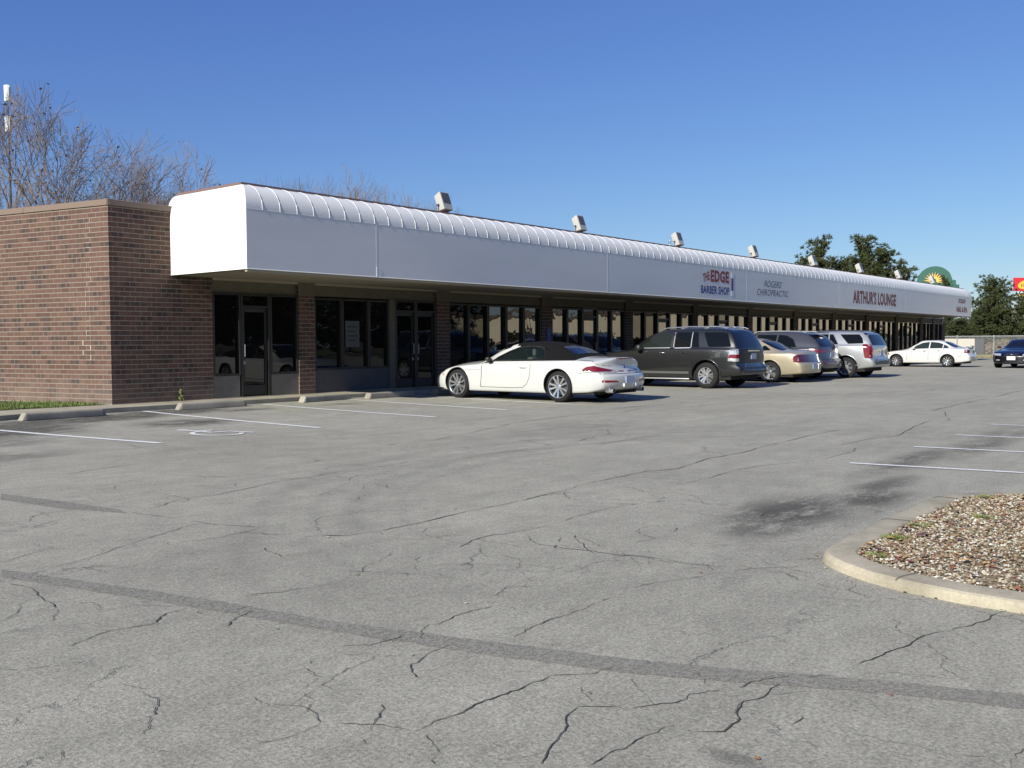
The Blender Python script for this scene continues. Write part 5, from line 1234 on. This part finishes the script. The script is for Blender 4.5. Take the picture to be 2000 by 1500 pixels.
def small_saloon(col, name, label, group, facing=False):
    c = dict(L=4.10, W=1.66, paint=m_paint(name+'_paint', col, rough=.3))
    root = empty(name); h = c['L']/2
    tag(root, label, 'car', group)
    c['zs'] = pchip([(0, .80), (.5, .835), (1.5, .83), (2.8, .78), (3.6, .70), (4.1, .58)]); c['shoulder'] = .91
    c['zt'] = pchip([(0, .86), (.25, .915), (.55, .925), (.8, .99), (1.15, 1.16), (1.6, 1.25), (2.1, 1.245), (2.4, 1.15), (2.85, .90), (3.1, .82), (3.6, .75), (4.1, .62)])
    c['zb'] = pchip([(0, .27), (.7, .2), (3.2, .18), (4.1, .2)]); c['w'] = pchip([(0, .74), (.4, .80), (1.0, .83), (3.2, .83), (3.75, .78), (4.1, .66)]); c['wr'] = pchip([(0, .50), (1.3, .52), (2.4, .54), (2.9, .6), (4.1, .55)])
    c['rear'] = [(.2, .08), (.33, 0), (.52, 0), (.58, .06), (.9, .12)]; c['front'] = [(.2, 0), (.5, 0), (.62, .12)]; c['round'] = (.12, .26)
    o, bvh = car_body(c, root); r = .28; ax = (1.0, 3.28) if not facing else (.95, 3.25)
    cut(o, arch_cutters(c, r, ax, ex=.045))
    g = m_glass(name+'_glass', (.020, .028, .026), .02, 1.45)
    win(bvh, c, [(1.84, .865), (2.62, .835), (2.40, 1.0), (2.15, 1.12), (1.84, 1.165)], 'front_door_window', root, g, r=.02)
    win(bvh, c, [(1.24, .87), (1.79, .865), (1.79, 1.165), (1.45, 1.13), (1.24, 1.06)], 'rear_door_window', root, g, r=.02); win(bvh, c, [(.96, .875), (1.20, .87), (1.20, 1.04), (1.05, .97)], 'quarter_light', root, g, r=.02)
    decal(bvh, rnd([(-.55, .66-h), (.55, .66-h), (.46, 1.2-h), (-.46, 1.2-h)], .06), 'z', .005, MT['cglass_b'], 'rear_window', root)
    decal(bvh, rnd([(-.50, 2.3-h), (.50, 2.3-h), (.60, 2.88-h), (-.60, 2.88-h)], .05), 'z', .005, MT['cglass_b'], 'windscreen', root)
    seam(bvh, c, [(1.81, .86), (1.84, .5), (1.84, .3)], parent=root); seam(bvh, c, [(2.78, .79), (2.80, .3)], parent=root); seam(bvh, c, [(1.18, .87), (1.22, .7), (1.32, .55), (1.38, .3)], parent=root)
    handle(bvh, c, root, 1.38, .755, MT['blackp'], .13); handle(bvh, c, root, 2.0, .745, MT['blackp'], .13)
    band(bvh, c, [(.12, .655), (.30, .66), (.28, .79), (.12, .80)], 'tail_lamp', root, MT['red'], off=.006, r=.02); band(bvh, c, [(.12, .715), (.30, .715), (.30, .73), (.12, .73)], 'tail_lamp_strip', root, MT['clear'], off=.009, r=.004)
    for sg in (-1, 1): decal(bvh, rnd([(sg*.52, .66), (sg*.76, .66), (sg*.76, .79), (sg*.58, .79)], .02), 'y', .006, MT['red'], 'tail_lamp_corner', root, side=-1)
    band(bvh, c, [(.42, .50), (.58, .50), (.58, .52), (.42, .52)], 'side_reflector', root, MT['amber'], off=.005, r=.004)
    for sg in (-1, 1):
        decal(bvh, rnd([(sg*.38, .53), (sg*.66, .54), (sg*.68, .63), (sg*.42, .62)], .03), 'y', .006, MT['clear'], 'headlamp', root, side=1)
        decal(bvh, rnd([(sg*.66, .55), (sg*.74, .56), (sg*.74, .63), (sg*.68, .63)], .02), 'y', .006, MT['amber'] if not facing else MT['clear'], 'indicator_lamp', root, side=1)
        decal(bvh, rnd([(sg*.42, .33), (sg*.58, .33), (sg*.57, .37), (sg*.43, .37)], .015), 'y', .006, MT['clear'], 'fog_lamp', root, side=1)
    band(bvh, c, [(3.60, .575), (3.78, .565), (3.77, .63), (3.62, .655)], 'headlamp_side', root, mat(name+'_lamp', (.04, .04, .04), .1, coat=1) if not facing else MT['clear'], off=.006, r=.02)
    decal(bvh, rnd([(-.28, .53), (.28, .53), (.22, .62), (-.22, .62)], .03), 'y', .006, MT['blackp'], 'grille', root, side=1)
    hit = bvh.ray_cast(Vector((0, 6, .575)), Vector((0, -1, 0)))[0]
    mb = MB(); mb.lathe([(.004, .001), (.008, .03), (0, .04)], 16, 'y', c=(0, hit.y+.004, .575)); mb.build('badge', MT['chrome'], root, smooth=40)
    hit = bvh.ray_cast(Vector((0, 6, .42)), Vector((0, -1, 0)))[0]
    if facing: plate_box(root, hit.y+.012, .43, m=mat('plate_white', (.62, .68, .66), .5))
    hit = bvh.ray_cast(Vector((0, -6, .70)), Vector((0, 1, 0)))[0]; plate_box(root, hit.y-.012, .70, m=mat('plate_green', (.12, .26, .22), .5))
    arch_lip(c, bvh, r, ax, root, c['paint'], ex=.045, wd=.02)
    if not facing:
        for sg in (-1, 1): mb = MB(); mb.box((sg*.45-.02, .18-h, .88), (sg*.45+.02, .26-h, .965)); mb.build('spoiler_foot', c['paint'], root)
        mb = MB(); mb.box((-.58, .10-h, .955), (.58, .30-h, .98)); bevel(mb.build('boot_spoiler', c['paint'], root), .01, 2)
    mirror_part(c, root, 2.48-h, .885, c['paint'], x=.88, sz=(.07, .07, .05)); finish_wheels(c, root, dict(n=9, w0=.014, w1=.022, rim=.70, hub=.22, mat=MT['chrome']), r, ax); under(c, root); return root

def put(o, X, s0, L, rz=0): o.location = (X, s0+L/2, 0); o.rotation_euler = (0, 0, R(rz))
put(convertible(), 16.02+.91, 10.68, 4.86, .4)
put(dark_suv(), 22.9+.93, 11.09, 4.88, .3)
put(gold_saloon(), 27.3+.90, 11.26, 4.9, 0)
put(grey_crossover(), 30.62, 11.55, 5.0, 0)
put(silver_suv(), 32.0+.93, 10.77, 4.95, -.3)
put(small_saloon((.52, .52, .505), 'parked_saloon', 'small white saloon parked last in the row, before the dumpster enclosure', 'cars parked nose-in along the shop row'), 46.9+.81, 11.5, 4.1, 0)
dk = small_saloon((.002, .002, .006), 'dark_car', 'near-black navy car facing the camera, cut by the right edge', None, True)
dk.location = (46.4+4.1*1.08/2, 9.62, 0); dk.rotation_euler = (0, 0, R(90-3)); dk.scale = (1.10, 1.08, 1.03)
# ------------------------------------------------------------ background
# bare trees: recursive limbs
bark = mat('bark', (.20, .165, .125), .9); _t = NT(bark); _P = _t.obj()
_t.base(_t.mix(_t.noise(_P, 1.2, 4, .7), (.14, .11, .085), (.42, .37, .30)))
twigm = mat('twig', (.19, .145, .115), .9); dleaf = mat('dry_leaf', (.34, .23, .11), .8)
def bare_tree(seed, H, spread=.55, levels=6, leaves=0, upright=.5):
    rg = random.Random(seed); trunk = MB(); crown = MB(); lf = MB(); ends = []
    def grow(p, d, ln, rad, lv):
        n = 3; pts = [p]; q = p.copy(); dd = d.copy()
        for i in range(n):
            dd = (dd+Vector((rg.gauss(0, .09), rg.gauss(0, .09), rg.gauss(0, .05)+.03*upright))).normalized(); q = q+dd*ln/n; pts.append(q.copy())
        r2 = rad*.68; rr = [rad+(r2-rad)*i/n for i in range(n+1)]
        rr = [max(q_, .0060 if lv < 2 else .010) for q_ in rr]
        (trunk if lv >= levels-1 else crown).tube(pts, rr, 6 if lv >= levels-1 else (4 if lv > 2 else 3), cap=False)
        if lv == 0: ends.append(q); return
        k = rg.choice((2, 3, 3)) if lv < levels else 4
        for j in range(k):
            a = rg.uniform(0, 6.28); sp = spread*rg.uniform(.55, 1.25)*(1 if j else .45)
            side = dd.orthogonal().normalized(); side.rotate(Matrix.Rotation(a, 3, dd)); nd = (dd*math.cos(sp)+side*math.sin(sp)+Vector((0, 0, .12*upright))).normalized()
            grow(q, nd, ln*rg.uniform(.66, .88), r2*(.85 if j == 0 else .68), lv-1)
        for j in range(2 if lv <= 3 else 1):   # twigs along the limb
            a = rg.uniform(0, 6.28); m_ = pts[rg.choice((1, 2))]; side = dd.orthogonal().normalized(); side.rotate(Matrix.Rotation(a, 3, dd)); nd = (dd*.6+side*.8).normalized()
            if lv > 0: grow(m_, nd, ln*.55, r2*.4, max(0, lv-3))
    grow(Vector((0, 0, 0)), Vector((rg.gauss(0, .05), rg.gauss(0, .05), 1)), H*.27, H*.017, levels)
    if leaves:
        for e in rg.sample(ends, min(leaves, len(ends))):
            s = .075; a = rg.uniform(0, 6.28); v = Vector((math.cos(a), math.sin(a), rg.uniform(-.5, .5)))*s; w_ = Vector((-math.sin(a)*.6, math.cos(a)*.6, rg.uniform(-.6, .2)))*s
            lf.add([e-v, e+w_, e+v, e-w_], [(0, 1, 2, 3)])
    root = empty('bare_tree')
    trunk.build('trunk', bark, root, recalc=False); crown.build('crown', twigm, root, recalc=False)
    if leaves: lf.build('dry_leaves', dleaf, root, recalc=False)
    return root
variants = [bare_tree(3, 10, .52, 6, 130), bare_tree(14, 10, .60, 6, 0), bare_tree(27, 10, .46, 6, 40), bare_tree(41, 10, .66, 6, 0)]
usedv = set()
def place_tree(v, az, dist, top_el, rz, lb, grp='bare trees behind the shops', dz=0, sx=1.):
    src = variants[v]; o = src if v not in usedv else copy_tree(src); usedv.add(v)
    x, y = dist*math.cos(R(az)), dist*math.sin(R(az)); top = CAM_H+dist*math.tan(R(top_el))
    if not hasattr(place_tree, 'h'): place_tree.h = {}
    if v not in place_tree.h: place_tree.h[v] = max((c_[2] for ch in src.children if ch.name.startswith('crown') for c_ in ch.bound_box))
    k = (top+dz)/place_tree.h[v]
    o.location = (x, y, -dz); o.rotation_euler = (0, 0, R(rz)); o.scale = (k*sx, k*sx, k); tag(o, lb, 'tree', grp); return o
place_tree(0, 63.0, 40, 14.2, 20, 'tallest pale-limbed bare tree at the left with a few brown leaves at its tips', sx=.9)
place_tree(2, 66.0, 42, 13.0, 80, 'bare tree at the left edge behind the white antenna mast', sx=.9)
place_tree(1, 61.2, 44, 12.0, 200, 'dark-twigged bare tree right of the tallest one over the brick wall', sx=1.0)
place_tree(3, 59.3, 40, 8.8, 130, 'low spreading bare tree above the corner of the brick wall')
place_tree(1, 67.6, 40, 8.2, 310, 'low bare tree cut by the left edge above the wall')
place_tree(3, 64.8, 38, 8.0, 15, 'low tangled bare tree under the tallest tree, near the left edge')
place_tree(0, 60.4, 52, 9.4, 250, 'small bare tree filling the gap behind the brick corner', sx=.8)
place_tree(1, 62.4, 36, 7.3, 70, 'lowest twiggy bare tree just over the coping of the side wall')
place_tree(2, 57.9, 44, 11.2, 170, 'slim bare tree with upright forks between the brick corner and the awning')
place_tree(3, 58.6, 60, 8.7, 45, 'faint bare tree left of the slim forked one', sx=.8)
place_tree(1, 56.6, 62, 8.4, 12, 'small bare tree right beside the top left corner of the awning', sx=.7)
for i, (v, az, el, d, rz, sx, lb) in enumerate([(3, 51.6, 9.9, 56, 5, .6, 'small reddish bare treetop, leftmost over the awning'), (1, 50.1, 9.9, 58, 95, .6, 'second bare treetop over the awning, narrow'), (2, 48.9, 10.3, 55, 200, .75, 'tallest of the bare treetops over the awning'),
        (3, 47.6, 9.5, 60, 260, .6, 'thin bare treetop sloping down toward the first floodlight'), (1, 45.0, 9.1, 58, 33, .75, 'bare treetop just left of the nearest floodlight'), (2, 43.0, 8.8, 62, 118, .7, 'faint bare treetop just right of the nearest floodlight'), (2, 41.2, 7.3, 66, 60, .6, 'last faint twigs showing past the nearest floodlight'), (3, 53.9, 9.2, 66, 150, .6, 'faint thin twigs just past the near end of the awning')]):
    place_tree(v, az, d, el, rz, lb, 'bare trees behind the shops', sx=sx)

for v, az_, d_, el_, rz_, lb_ in ((3, 63.6, 36, 6.9, 222, 'dense low brush-like bare tree directly over the middle of the side wall'), (1, 65.6, 37, 7.2, 140, 'dense low bare tree over the left part of the side wall'), (0, 60.0, 38, 7.6, 66, 'low bare tree filling in just left of the brick corner'), (3, 66.9, 36, 7.4, 12, 'dense low bare tree at the extreme left over the wall')):
    place_tree(v, az_, d_, el_, rz_, lb_)
for v, az_, d_, el_, rz_, lb_ in ((1, 52.3, 54, 9.1, 12, 'wispy bare treetop left of the reddish one over the awning'), (3, 49.4, 54, 9.4, 170, 'bare treetop between the narrow and the tallest one over the awning'), (1, 48.2, 56, 9.5, 250, 'bare treetop just right of the tallest one over the awning'), (3, 44.2, 56, 8.7, 80, 'bare treetop directly behind the nearest floodlight')):
    place_tree(v, az_, d_, el_, rz_, lb_, sx=.75)

# pines
ndl = mat('needles', (.05, .075, .03), .8, spec=.2); _t = NT(ndl); _P = _t.pos()
_t.base(_t.mix(_t.noise(_P, 1.1, 4, .7), (.022, .034, .012), (.070, .080, .028)))
def pine(seed, H, Rm, dens=1.0, base=.08, gap=.0, lean=0, pw_=.55):
    rg = random.Random(seed); tr = MB(); cr = MB(); root = empty('pine_tree')
    tr.tube([(0, 0, 0), (lean*.3, 0, H*.5), (lean, 0, H*.97)], [H*.018, H*.011, H*.002], 7, cap=False)
    def tuftc(c_, s):
        for _ in range(16):
            a, b = rg.uniform(0, 6.28), rg.uniform(-.3, 1.3); d = Vector((math.cos(a)*math.cos(b), math.sin(a)*math.cos(b), math.sin(b))); side = d.orthogonal().normalized(); side.rotate(Matrix.Rotation(rg.uniform(0, 6.28), 3, d))
            p = c_+d*s*.1; cr.add([p-side*s*.13, p+side*s*.13, p+d*s+side*s*.05, p+d*s-side*s*.05], [(0, 1, 2, 3)])
    z = H*base
    while z < H*.985:
        f = z/H; ln0 = Rm*((1-f)**pw_)*(.95 if f > .2 else .6+1.9*f)+H*.015
        for k in range(rg.choice((3, 4, 5))):
            if rg.random() < gap: continue
            a = rg.uniform(0, 6.28); ln = ln0*rg.uniform(.4, 1.3)*(1+.25*math.sin(a*2+seed+f*5)); up = rg.uniform(-.05, .35)+.5*f
            d = Vector((math.cos(a), math.sin(a), up)); pts = [Vector((lean*f, 0, z)), Vector((lean*f, 0, z))+d*ln*.5, Vector((lean*f, 0, z))+d*ln+Vector((0, 0, ln*.12))]
            tr.tube(pts, [H*.005*(1-f)+.01, H*.003*(1-f)+.008, .006], 4, cap=False)
            n = max(3, int(ln*7.5*dens))
            for j in range(n):
                t = .25+.75*j/(n-1); c_ = pts[0].lerp(pts[2], t)+Vector((rg.gauss(0, 1), rg.gauss(0, 1), rg.gauss(0, .5)))*.13*ln
                tuftc(c_, rg.uniform(.16, .36)*(1.2-.4*f))
        z += H*rg.uniform(.012, .024)
    tr.build('trunk', bark, root, recalc=False); cr.build('crown', ndl, root, recalc=False); return root
PV = [pine(5, 9, 3.1, 1.0, gap=.15), pine(9, 9, 2.5, .9, gap=.28, lean=.5, pw_=.42), pine(31, 9, 3.8, 1.0, base=.03, gap=.08, pw_=.62)]
usedp = set()
def place_pine(v, az, dist, top_el, rz, sx, lb, grp=None):
    src = PV[v]; o = src if v not in usedp else copy_tree(src); usedp.add(v)
    top = CAM_H+dist*math.tan(R(top_el)); k = top/9.1
    o.location = (dist*math.cos(R(az)), dist*math.sin(R(az)), -.05); o.rotation_euler = (0, 0, R(rz)); o.scale = (k*sx, k*sx, k); tag(o, lb, 'pine tree', grp or 'pines beyond the shops')
place_pine(1, 21.35, 92, 5.75, 40, .8, 'thin gappy pine crown at the left of the pine group over the awning')
place_pine(0, 20.3, 96, 4.5, 10, .8, 'short pine between the two tall crowns over the awning')
place_pine(1, 19.35, 94, 5.65, 200, .95, 'tall narrow pine in the middle of the group over the awning')
place_pine(0, 18.25, 92, 5.0, 80, .95, 'full pine right of the tall narrow one, behind the sixth floodlight')
place_pine(2, 17.3, 93, 4.1, 130, .62, 'rounded pine at the right end of the group over the awning')
place_pine(0, 22.3, 100, 4.6, 300, .6, 'low pine at the far left of the group over the awning')
place_pine(2, 15.05, 105, 3.35, 60, .42, 'small pine in front of the right half of the sun emblem sign')
place_pine(0, 16.1, 104, 2.75, 15, .35, 'small dark pine at the left foot of the sun emblem sign')
place_pine(2, 12.65, 88, 3.3, 10, .92, 'large wide pine standing behind the chain-link fence at the right')
place_pine(0, 14.3, 84, 1.15, 70, 1.7, 'low broad pine under the far end of the awning')
place_pine(2, 13.55, 92, 1.5, 140, 1.2, 'low pine between the awning end and the large wide pine')
place_pine(1, 11.6, 86, 2.35, 250, .9, 'ragged pine at the right edge below the red sign')
place_pine(0, 10.6, 92, 2.5, 150, 1.1, 'pine just cut by the right edge of the view')
place_pine(2, 15.3, 96, .95, 200, 1.3, 'lowest dark pine seen beneath the awning end, beside the last pier')

# green arch sign with the sun emblem
gsign = mat('sign_green', (.004, .075, .05), .45); gold = mat('sun_gold', (.80, .42, .05), .5)
az = R(15.6); D = 128; sc = D*math.cos(TH-az)/1884.61   # metres per photo pixel at that depth
base = Vector((D*math.cos(az), D*math.sin(az), 0)); right = Vector((math.sin(az), -math.cos(az), 0)); fwd = Vector((math.cos(az), math.sin(az), 0))
zc0 = CAM_H+D*math.tan(R(3.99))-1.95
root = empty('sun_emblem_sign', base); tag(root, 'green arched sign with a golden rayed sun emblem above the far end of the awning', 'sign')
def SP(x, z, o=0): v = right*x-fwd*o; return (v.x, v.y, zc0+z)
prof = [(-2.0, -2.6)]+[(-2.0*math.cos(R(a)), 1.95*math.sin(R(a))) for a in range(0, 156, 6)]+[(1.95, .35), (1.97, .25), (2.35, .22), (2.38, -.3), (2.72, -.33), (2.75, -1.2), (3.1, -1.3), (3.1, -2.6)]
mb = MB(); n = len(prof); mb.add([SP(x, z, 0) for x, z in prof]+[SP(x, z, -.35) for x, z in prof], [tuple(range(n)), tuple(range(2*n-1, n-1, -1))]+[(i, (i+1) % n, n+(i+1) % n, n+i) for i in range(n)]); mb.build('sign_board', gsign, root)
mb = MB(); cx_, cz_ = -.10, .18
ring = [(cx_+.52*math.cos(R(a)), cz_+.52*math.sin(R(a))) for a in range(-20, 201, 10)]; ring2 = [(cx_+.30*math.cos(R(a)), cz_+.30*math.sin(R(a))) for a in range(200, -21, -10)]
pl = ring+ring2; mb.add([SP(x, z, .03) for x, z in pl], [(i, i+1, len(pl)-2-i, len(pl)-1-i) for i in range(len(ring)-1)])
for a in range(-14, 195, 19):
    ca, sa = math.cos(R(a)), math.sin(R(a)); mb.add([SP(cx_+.46*ca+.085*sa, cz_+.46*sa-.085*ca, .035), SP(cx_+.46*ca-.085*sa, cz_+.46*sa+.085*ca, .035), SP(cx_+1.18*ca, cz_+1.12*sa, .035)], [(0, 1, 2)])
mb.build('sun_emblem', gold, root)
mb = MB(); mb.box((-.3, -.2, -.05), (.3, .4, zc0-2.4)); mb.build('post', MT['galv'], root)

# red roadside sign cut by the right edge
az = R(11.74); D = 108; base = Vector((D*math.cos(az), D*math.sin(az), 0)); z0_ = CAM_H+D*math.tan(R(2.56)); z1_ = CAM_H+D*math.tan(R(3.25)); right = Vector((math.sin(TH), -math.cos(TH), 0)); fwd = Vector((math.cos(TH), math.sin(TH), 0))
root = empty('red_pole_sign', base); tag(root, 'red roadside sign with a yellow oval, cut by the right edge above the pines', 'sign')
def SP2(x, z, o=0): v = right*x-fwd*o; return (v.x, v.y, z)
def quad2(mb, x0, x1, za, zb, o): mb.add([SP2(x0, za, o), SP2(x1, za, o), SP2(x1, zb, o), SP2(x0, zb, o)], [(0, 1, 2, 3)])
mb = MB(); pr = [(0, z0_), (3.0, z0_), (3.0, z1_), (0, z1_)]; mb.add([SP2(x, z, 0) for x, z in pr]+[SP2(x, z, -.3) for x, z in pr], [(0, 1, 2, 3), (7, 6, 5, 4), (0, 4, 5, 1), (1, 5, 6, 2), (2, 6, 7, 3), (3, 7, 4, 0)]); mb.build('sign_board', mat('sign_red', (.62, .03, .04), .5), root)
mb = MB(); ov = [(1.45+1.15*math.cos(a)*(1-.12*math.sin(a)), (z0_+z1_)/2+.0+.50*math.sin(a)+.10*math.cos(a)) for a in [k*math.pi/14 for k in range(28)]]; mb.add([SP2(x, z, .03) for x, z in ov], [tuple(range(28))]); mb.build('yellow_oval', mat('sign_yellow', (.75, .47, .06), .5), root)
letters('BELL', .62, 2.2, (z0_+z1_)/2-.16, (z0_+z1_)/2+.2, mat('sign_brown', (.16, .07, .02), .6), bold=.02, parent=root, place=lambda X, Z: SP2(X, Z, .06)) if False else None
mb = MB()
for i, x in enumerate((.60, .84, 1.06, 1.30, 1.5, 1.72)):
    zc_ = (z0_+z1_)/2-.05+.05*(i-2)*.6; quad2(mb, x, x+.07, zc_-.16, zc_+.16, .06); quad2(mb, x+.07, x+.17, zc_+(.10 if i % 2 else -.03), zc_+(.16 if i % 2 else .03), .06)
mb.build('oval_lettering', mat('sign_brown', (.16, .07, .02), .6), root)
mb = MB(); quad2(mb, .12, 3.0, z0_-.30, z0_-.02, .0); mb.build('lower_board', MT['dark'], root)
letters('TACO BAR', .16, 2.95, z0_-.25, z0_-.06, mat('sign_letter_white', (.85, .85, .82), .5), bold=.04, parent=root, place=lambda X, Z: SP2(X, Z, .03))
mb = MB(); mb.add([SP2(.3, z0_-.33, 0), SP2(2.6, z0_-.33, 0), SP2(1.4, z0_-.95, 0)], [(0, 1, 2)]); mb.build('yellow_arrow', bpy.data.materials['sign_yellow'], root)
mb = MB(); mb.box((.9, -.9, 0), (1.2, -.6, z0_-.05)); mb.build('post', MT['galv'], root)

# antenna mast at the far left
az = R(66.45); D = 84; bx, by = D*math.cos(az), D*math.sin(az); root = empty('antenna_mast', (bx, by, 0)); tag(root, 'white panel antenna mast rising behind the bare trees at the left edge', 'mast')
mb = MB(); zt = CAM_H+D*math.tan(R(13.3)); mb.tube([(0, 0, 0), (0, 0, zt*.5), (0, 0, zt-3.9)], [.2, .12, .06], 10); mb.tube([(0, 0, zt-3.9), (0, 0, zt-.2)], .04, 6); mb.build('mast', mat('mast_grey', (.06, .06, .065), .7), root)
for zz, hh in ((zt-1.25, 1.2), (zt-3.6, 1.2)):
    for k in range(3):
        a = R(-114+120*k); cx_, cy_ = math.cos(a)*.16, math.sin(a)*.16
        mb = MB(); T = Matrix.Translation((cx_, cy_, zz)) @ Matrix.Rotation(a, 4, 'Z'); mb.box((-.07, -.10 if hh > 1 else -.06, 0), (.07, .10 if hh > 1 else .06, hh), T=T); bevel(mb.build('antenna_panel', mat('antenna_white', (.8, .8, .8), .4) if 'antenna_white' not in bpy.data.materials else bpy.data.materials['antenna_white'], root), .02, 2)

# chain-link fence
FXP = 72.0; FT = 1.50
root = empty('chain_link_fence', (FXP, 14, 0)); tag(root, 'galvanised chain-link fence with a top rail across the far end of the lot', 'fence')
ys = [24.0, 21.4, 18.55, 16.2, 13.6, 11.0, 8.4, 5.8]
for y in ys:
    mb = MB(); mb.tube([(0, y-14, -.05), (0, y-14, FT+.03)], .034, 7); mb.lathe([(FT+.03, .04), (FT+.07, .03), (FT+.09, 0)], 8, 'z', c=(0, y-14, 0)); mb.build('post', MT['galv'], root, smooth=40)
mb = MB(); mb.tube([(.0, ys[-1]-14, FT), (0, ys[0]-14, FT)], .026, 6); mb.build('top_rail', MT['galv'], root, smooth=40)
mb = MB(); y0, y1 = ys[-1]-14, ys[0]-14; p = .085
k = y0-FT
while k < y1:
    for s_ in (1, -1):
        a = (k, 0) if s_ > 0 else (k, FT); b = (k+FT, FT) if s_ > 0 else (k+FT, 0)
        ya, yb = max(a[0], y0), min(b[0], y1)
        if yb > ya:
            za = a[1]+s_*(ya-a[0]); zb = a[1]+s_*(yb-a[0]); mb.tube([(-.02, ya, za), (-.02, yb, zb)], .0035, 3, cap=False)
    k += p
mb.build('wire_mesh', MT['galv'], root, recalc=False)
# block enclosure behind the fence
root = empty('dumpster_enclosure', (75, 18.14, 0)); tag(root, 'low tan concrete-block enclosure behind the chain-link fence', 'enclosure')
mb = MB(); mb.box((0, 0, -.1), (.2, 6.5, 1.34)); mb.box((.2, .0, -.1), (2.6, .2, 1.34)); mb.build('wall', MT['block'], root)
mb = MB(); mb.box((.3, .3, 0), (2.3, 2.2, 1.1)); bevel(mb.build('dumpster', mat('bin_green', (.03, .06, .045), .6), root), .03, 2)

# reddish scrub behind the fence
scr = mat('scrub', (.12, .08, .05), .9); _t = NT(scr); _t.base(_t.mix(_t.noise(_t.pos(), 1.5, 4, .7), (.08, .075, .03), (.24, .15, .10)))
rg = random.Random(77)
for bi, (x, y, r_, hh, lb) in enumerate([(78.5, 17.0, 1.2, 1.3, 'rusty brown scrub bush right of the block enclosure'), (77.5, 15.2, 1.5, 1.25, 'brown scrub bush behind the middle of the fence'), (78, 12.8, 1.7, 1.4, 'scrub bush behind the dark car, beyond the fence'), (76, 11, 1.4, 1.1, 'low scrub at the right edge beyond the fence')]):
    mb = MB()
    for i in range(1500):
        a = rg.uniform(0, 6.28); rr_ = r_*math.sqrt(rg.random()); z = rg.uniform(0, hh)*(1-.5*(rr_/r_)**2); s_ = rg.uniform(.05, .13); d = Vector((rg.gauss(0, 1), rg.gauss(0, 1), rg.gauss(0, 1))).normalized()*s_; e = d.orthogonal()*.5
        c_ = Vector((x+rr_*math.cos(a), y+rr_*math.sin(a)*1.3, z)); mb.add([c_-d, c_-e, c_+d, c_+e], [(0, 1, 2, 3)])
    tag(mb.build('scrub_bush', scr, recalc=False), lb, 'bush', 'scrub behind the fence')
mb = MB()
for i in range(14000):
    y = rg.uniform(4, 26); x = 71.7+abs(rg.gauss(0, 2.5)); hh = rg.uniform(.06, .25)
    mb.add([(x-.02, y-.03, 0-.05), (x+.02, y+.03, -.05), (x+rg.gauss(0, .08), y+rg.gauss(0, .08), hh)], [(0, 1, 2)])
tag(mb.build('dry_grass', mat('straw', (.28, .24, .11), .9), recalc=False), 'dry yellowish grass along the foot of the fence', 'grass', kind='stuff')

# what the shop windows mirror: sunlit building, road verge and trees across the lot
tan = m_concrete('tan_render', (.74, .64, .47), .12)
root = empty('neighbour_building', (92, -20, 0)); tag(root, 'tan rendered shop building across the road, mirrored in the far shop windows', 'building')
mb = MB(); mb.box((0, -34, 0), (24, 34, 4.2)); mb.build('wall', tan, root)
mb = MB(); mb.box((-.3, -34.3, 4.205), (24.3, 34.3, 4.7)); mb.build('roof', mat('neighbour_roof', (.13, .10, .08), .8), root)
mb = MB(); mb.box((-.03, -34, 0), (-.002, 34, .9)); mb.build('base_course', mat('base_course_dark', (.05, .045, .035), .9), root)
mb = MB(); mb.box((-.06, -12, .9), (-.004, -11.6, 4.5)); mb.build('downpipe', MT['dark'], root)
root = empty('office_block', (26, -75, 0)); tag(root, 'low brown office block far across the road behind the photographer', 'building')
mb = MB(); mb.box((0, -14, 0), (40, 0, 5.2)); mb.build('wall', mat('office_wall', (.24, .19, .14), .9), root); mb = MB(); mb.box((-.3, -14.3, 5.21), (40.3, .3, 5.6)); mb.build('roof', bpy.data.materials['neighbour_roof'], root)
for i, (v, x, y, hh, rz) in enumerate([(1, 6, -55, 9, 0), (3, 16, -58, 8, 40), (0, 27, -52, 10, 90), (2, 40, -56, 9, 140), (1, 52, -52, 8, 200), (3, 64, -56, 9, 250), (0, 76, -50, 8, 300)]):
    src = variants[v]; o = copy_tree(src); o.location = (x, y, 0); k = hh/9.; o.scale = (k, k, k); o.rotation_euler = (0, 0, R(rz)); tag(o, 'bare roadside tree behind the photographer, mirrored in the shop glass', 'tree', 'mirrored roadside trees')

for i in range(15):
    x = -25+i*8.2; o = copy_tree(PV[(i*7) % 3]); k = [1.05, 1.25, .95, 1.15, 1.3][i % 5]; o.location = (x+(i % 3)*1.5, -50-(i % 4)*1.7, 0); o.scale = (k*1.5, k*1.5, k); o.rotation_euler = (0, 0, i*1.3)
    tag(o, 'dark pine of the windbreak behind the photographer, mirrored in the near shop windows', 'pine tree', 'mirrored windbreak pines')

hm = mat('hedge_leaf', (.028, .035, .014), .85); rg = random.Random(5); mb = MB()
for i in range(9000):
    y = rg.uniform(-46, 13); hh = 1.75+.35*math.sin(y*.9)+.25*math.sin(y*2.3); z = rg.uniform(.35, hh); x = 84+rg.gauss(0, .45); d = Vector((rg.gauss(0, 1), rg.gauss(0, 1), rg.gauss(0, 1))).normalized()*.2; e = d.orthogonal()*.7; c_ = Vector((x, y, z))
    mb.add([c_-d, c_-e, c_+d, c_+e], [(0, 1, 2, 3)])
tag(mb.build('hedge', hm, recalc=False), 'long dark hedge before the tan building, mirrored in the far shop windows', 'hedge')
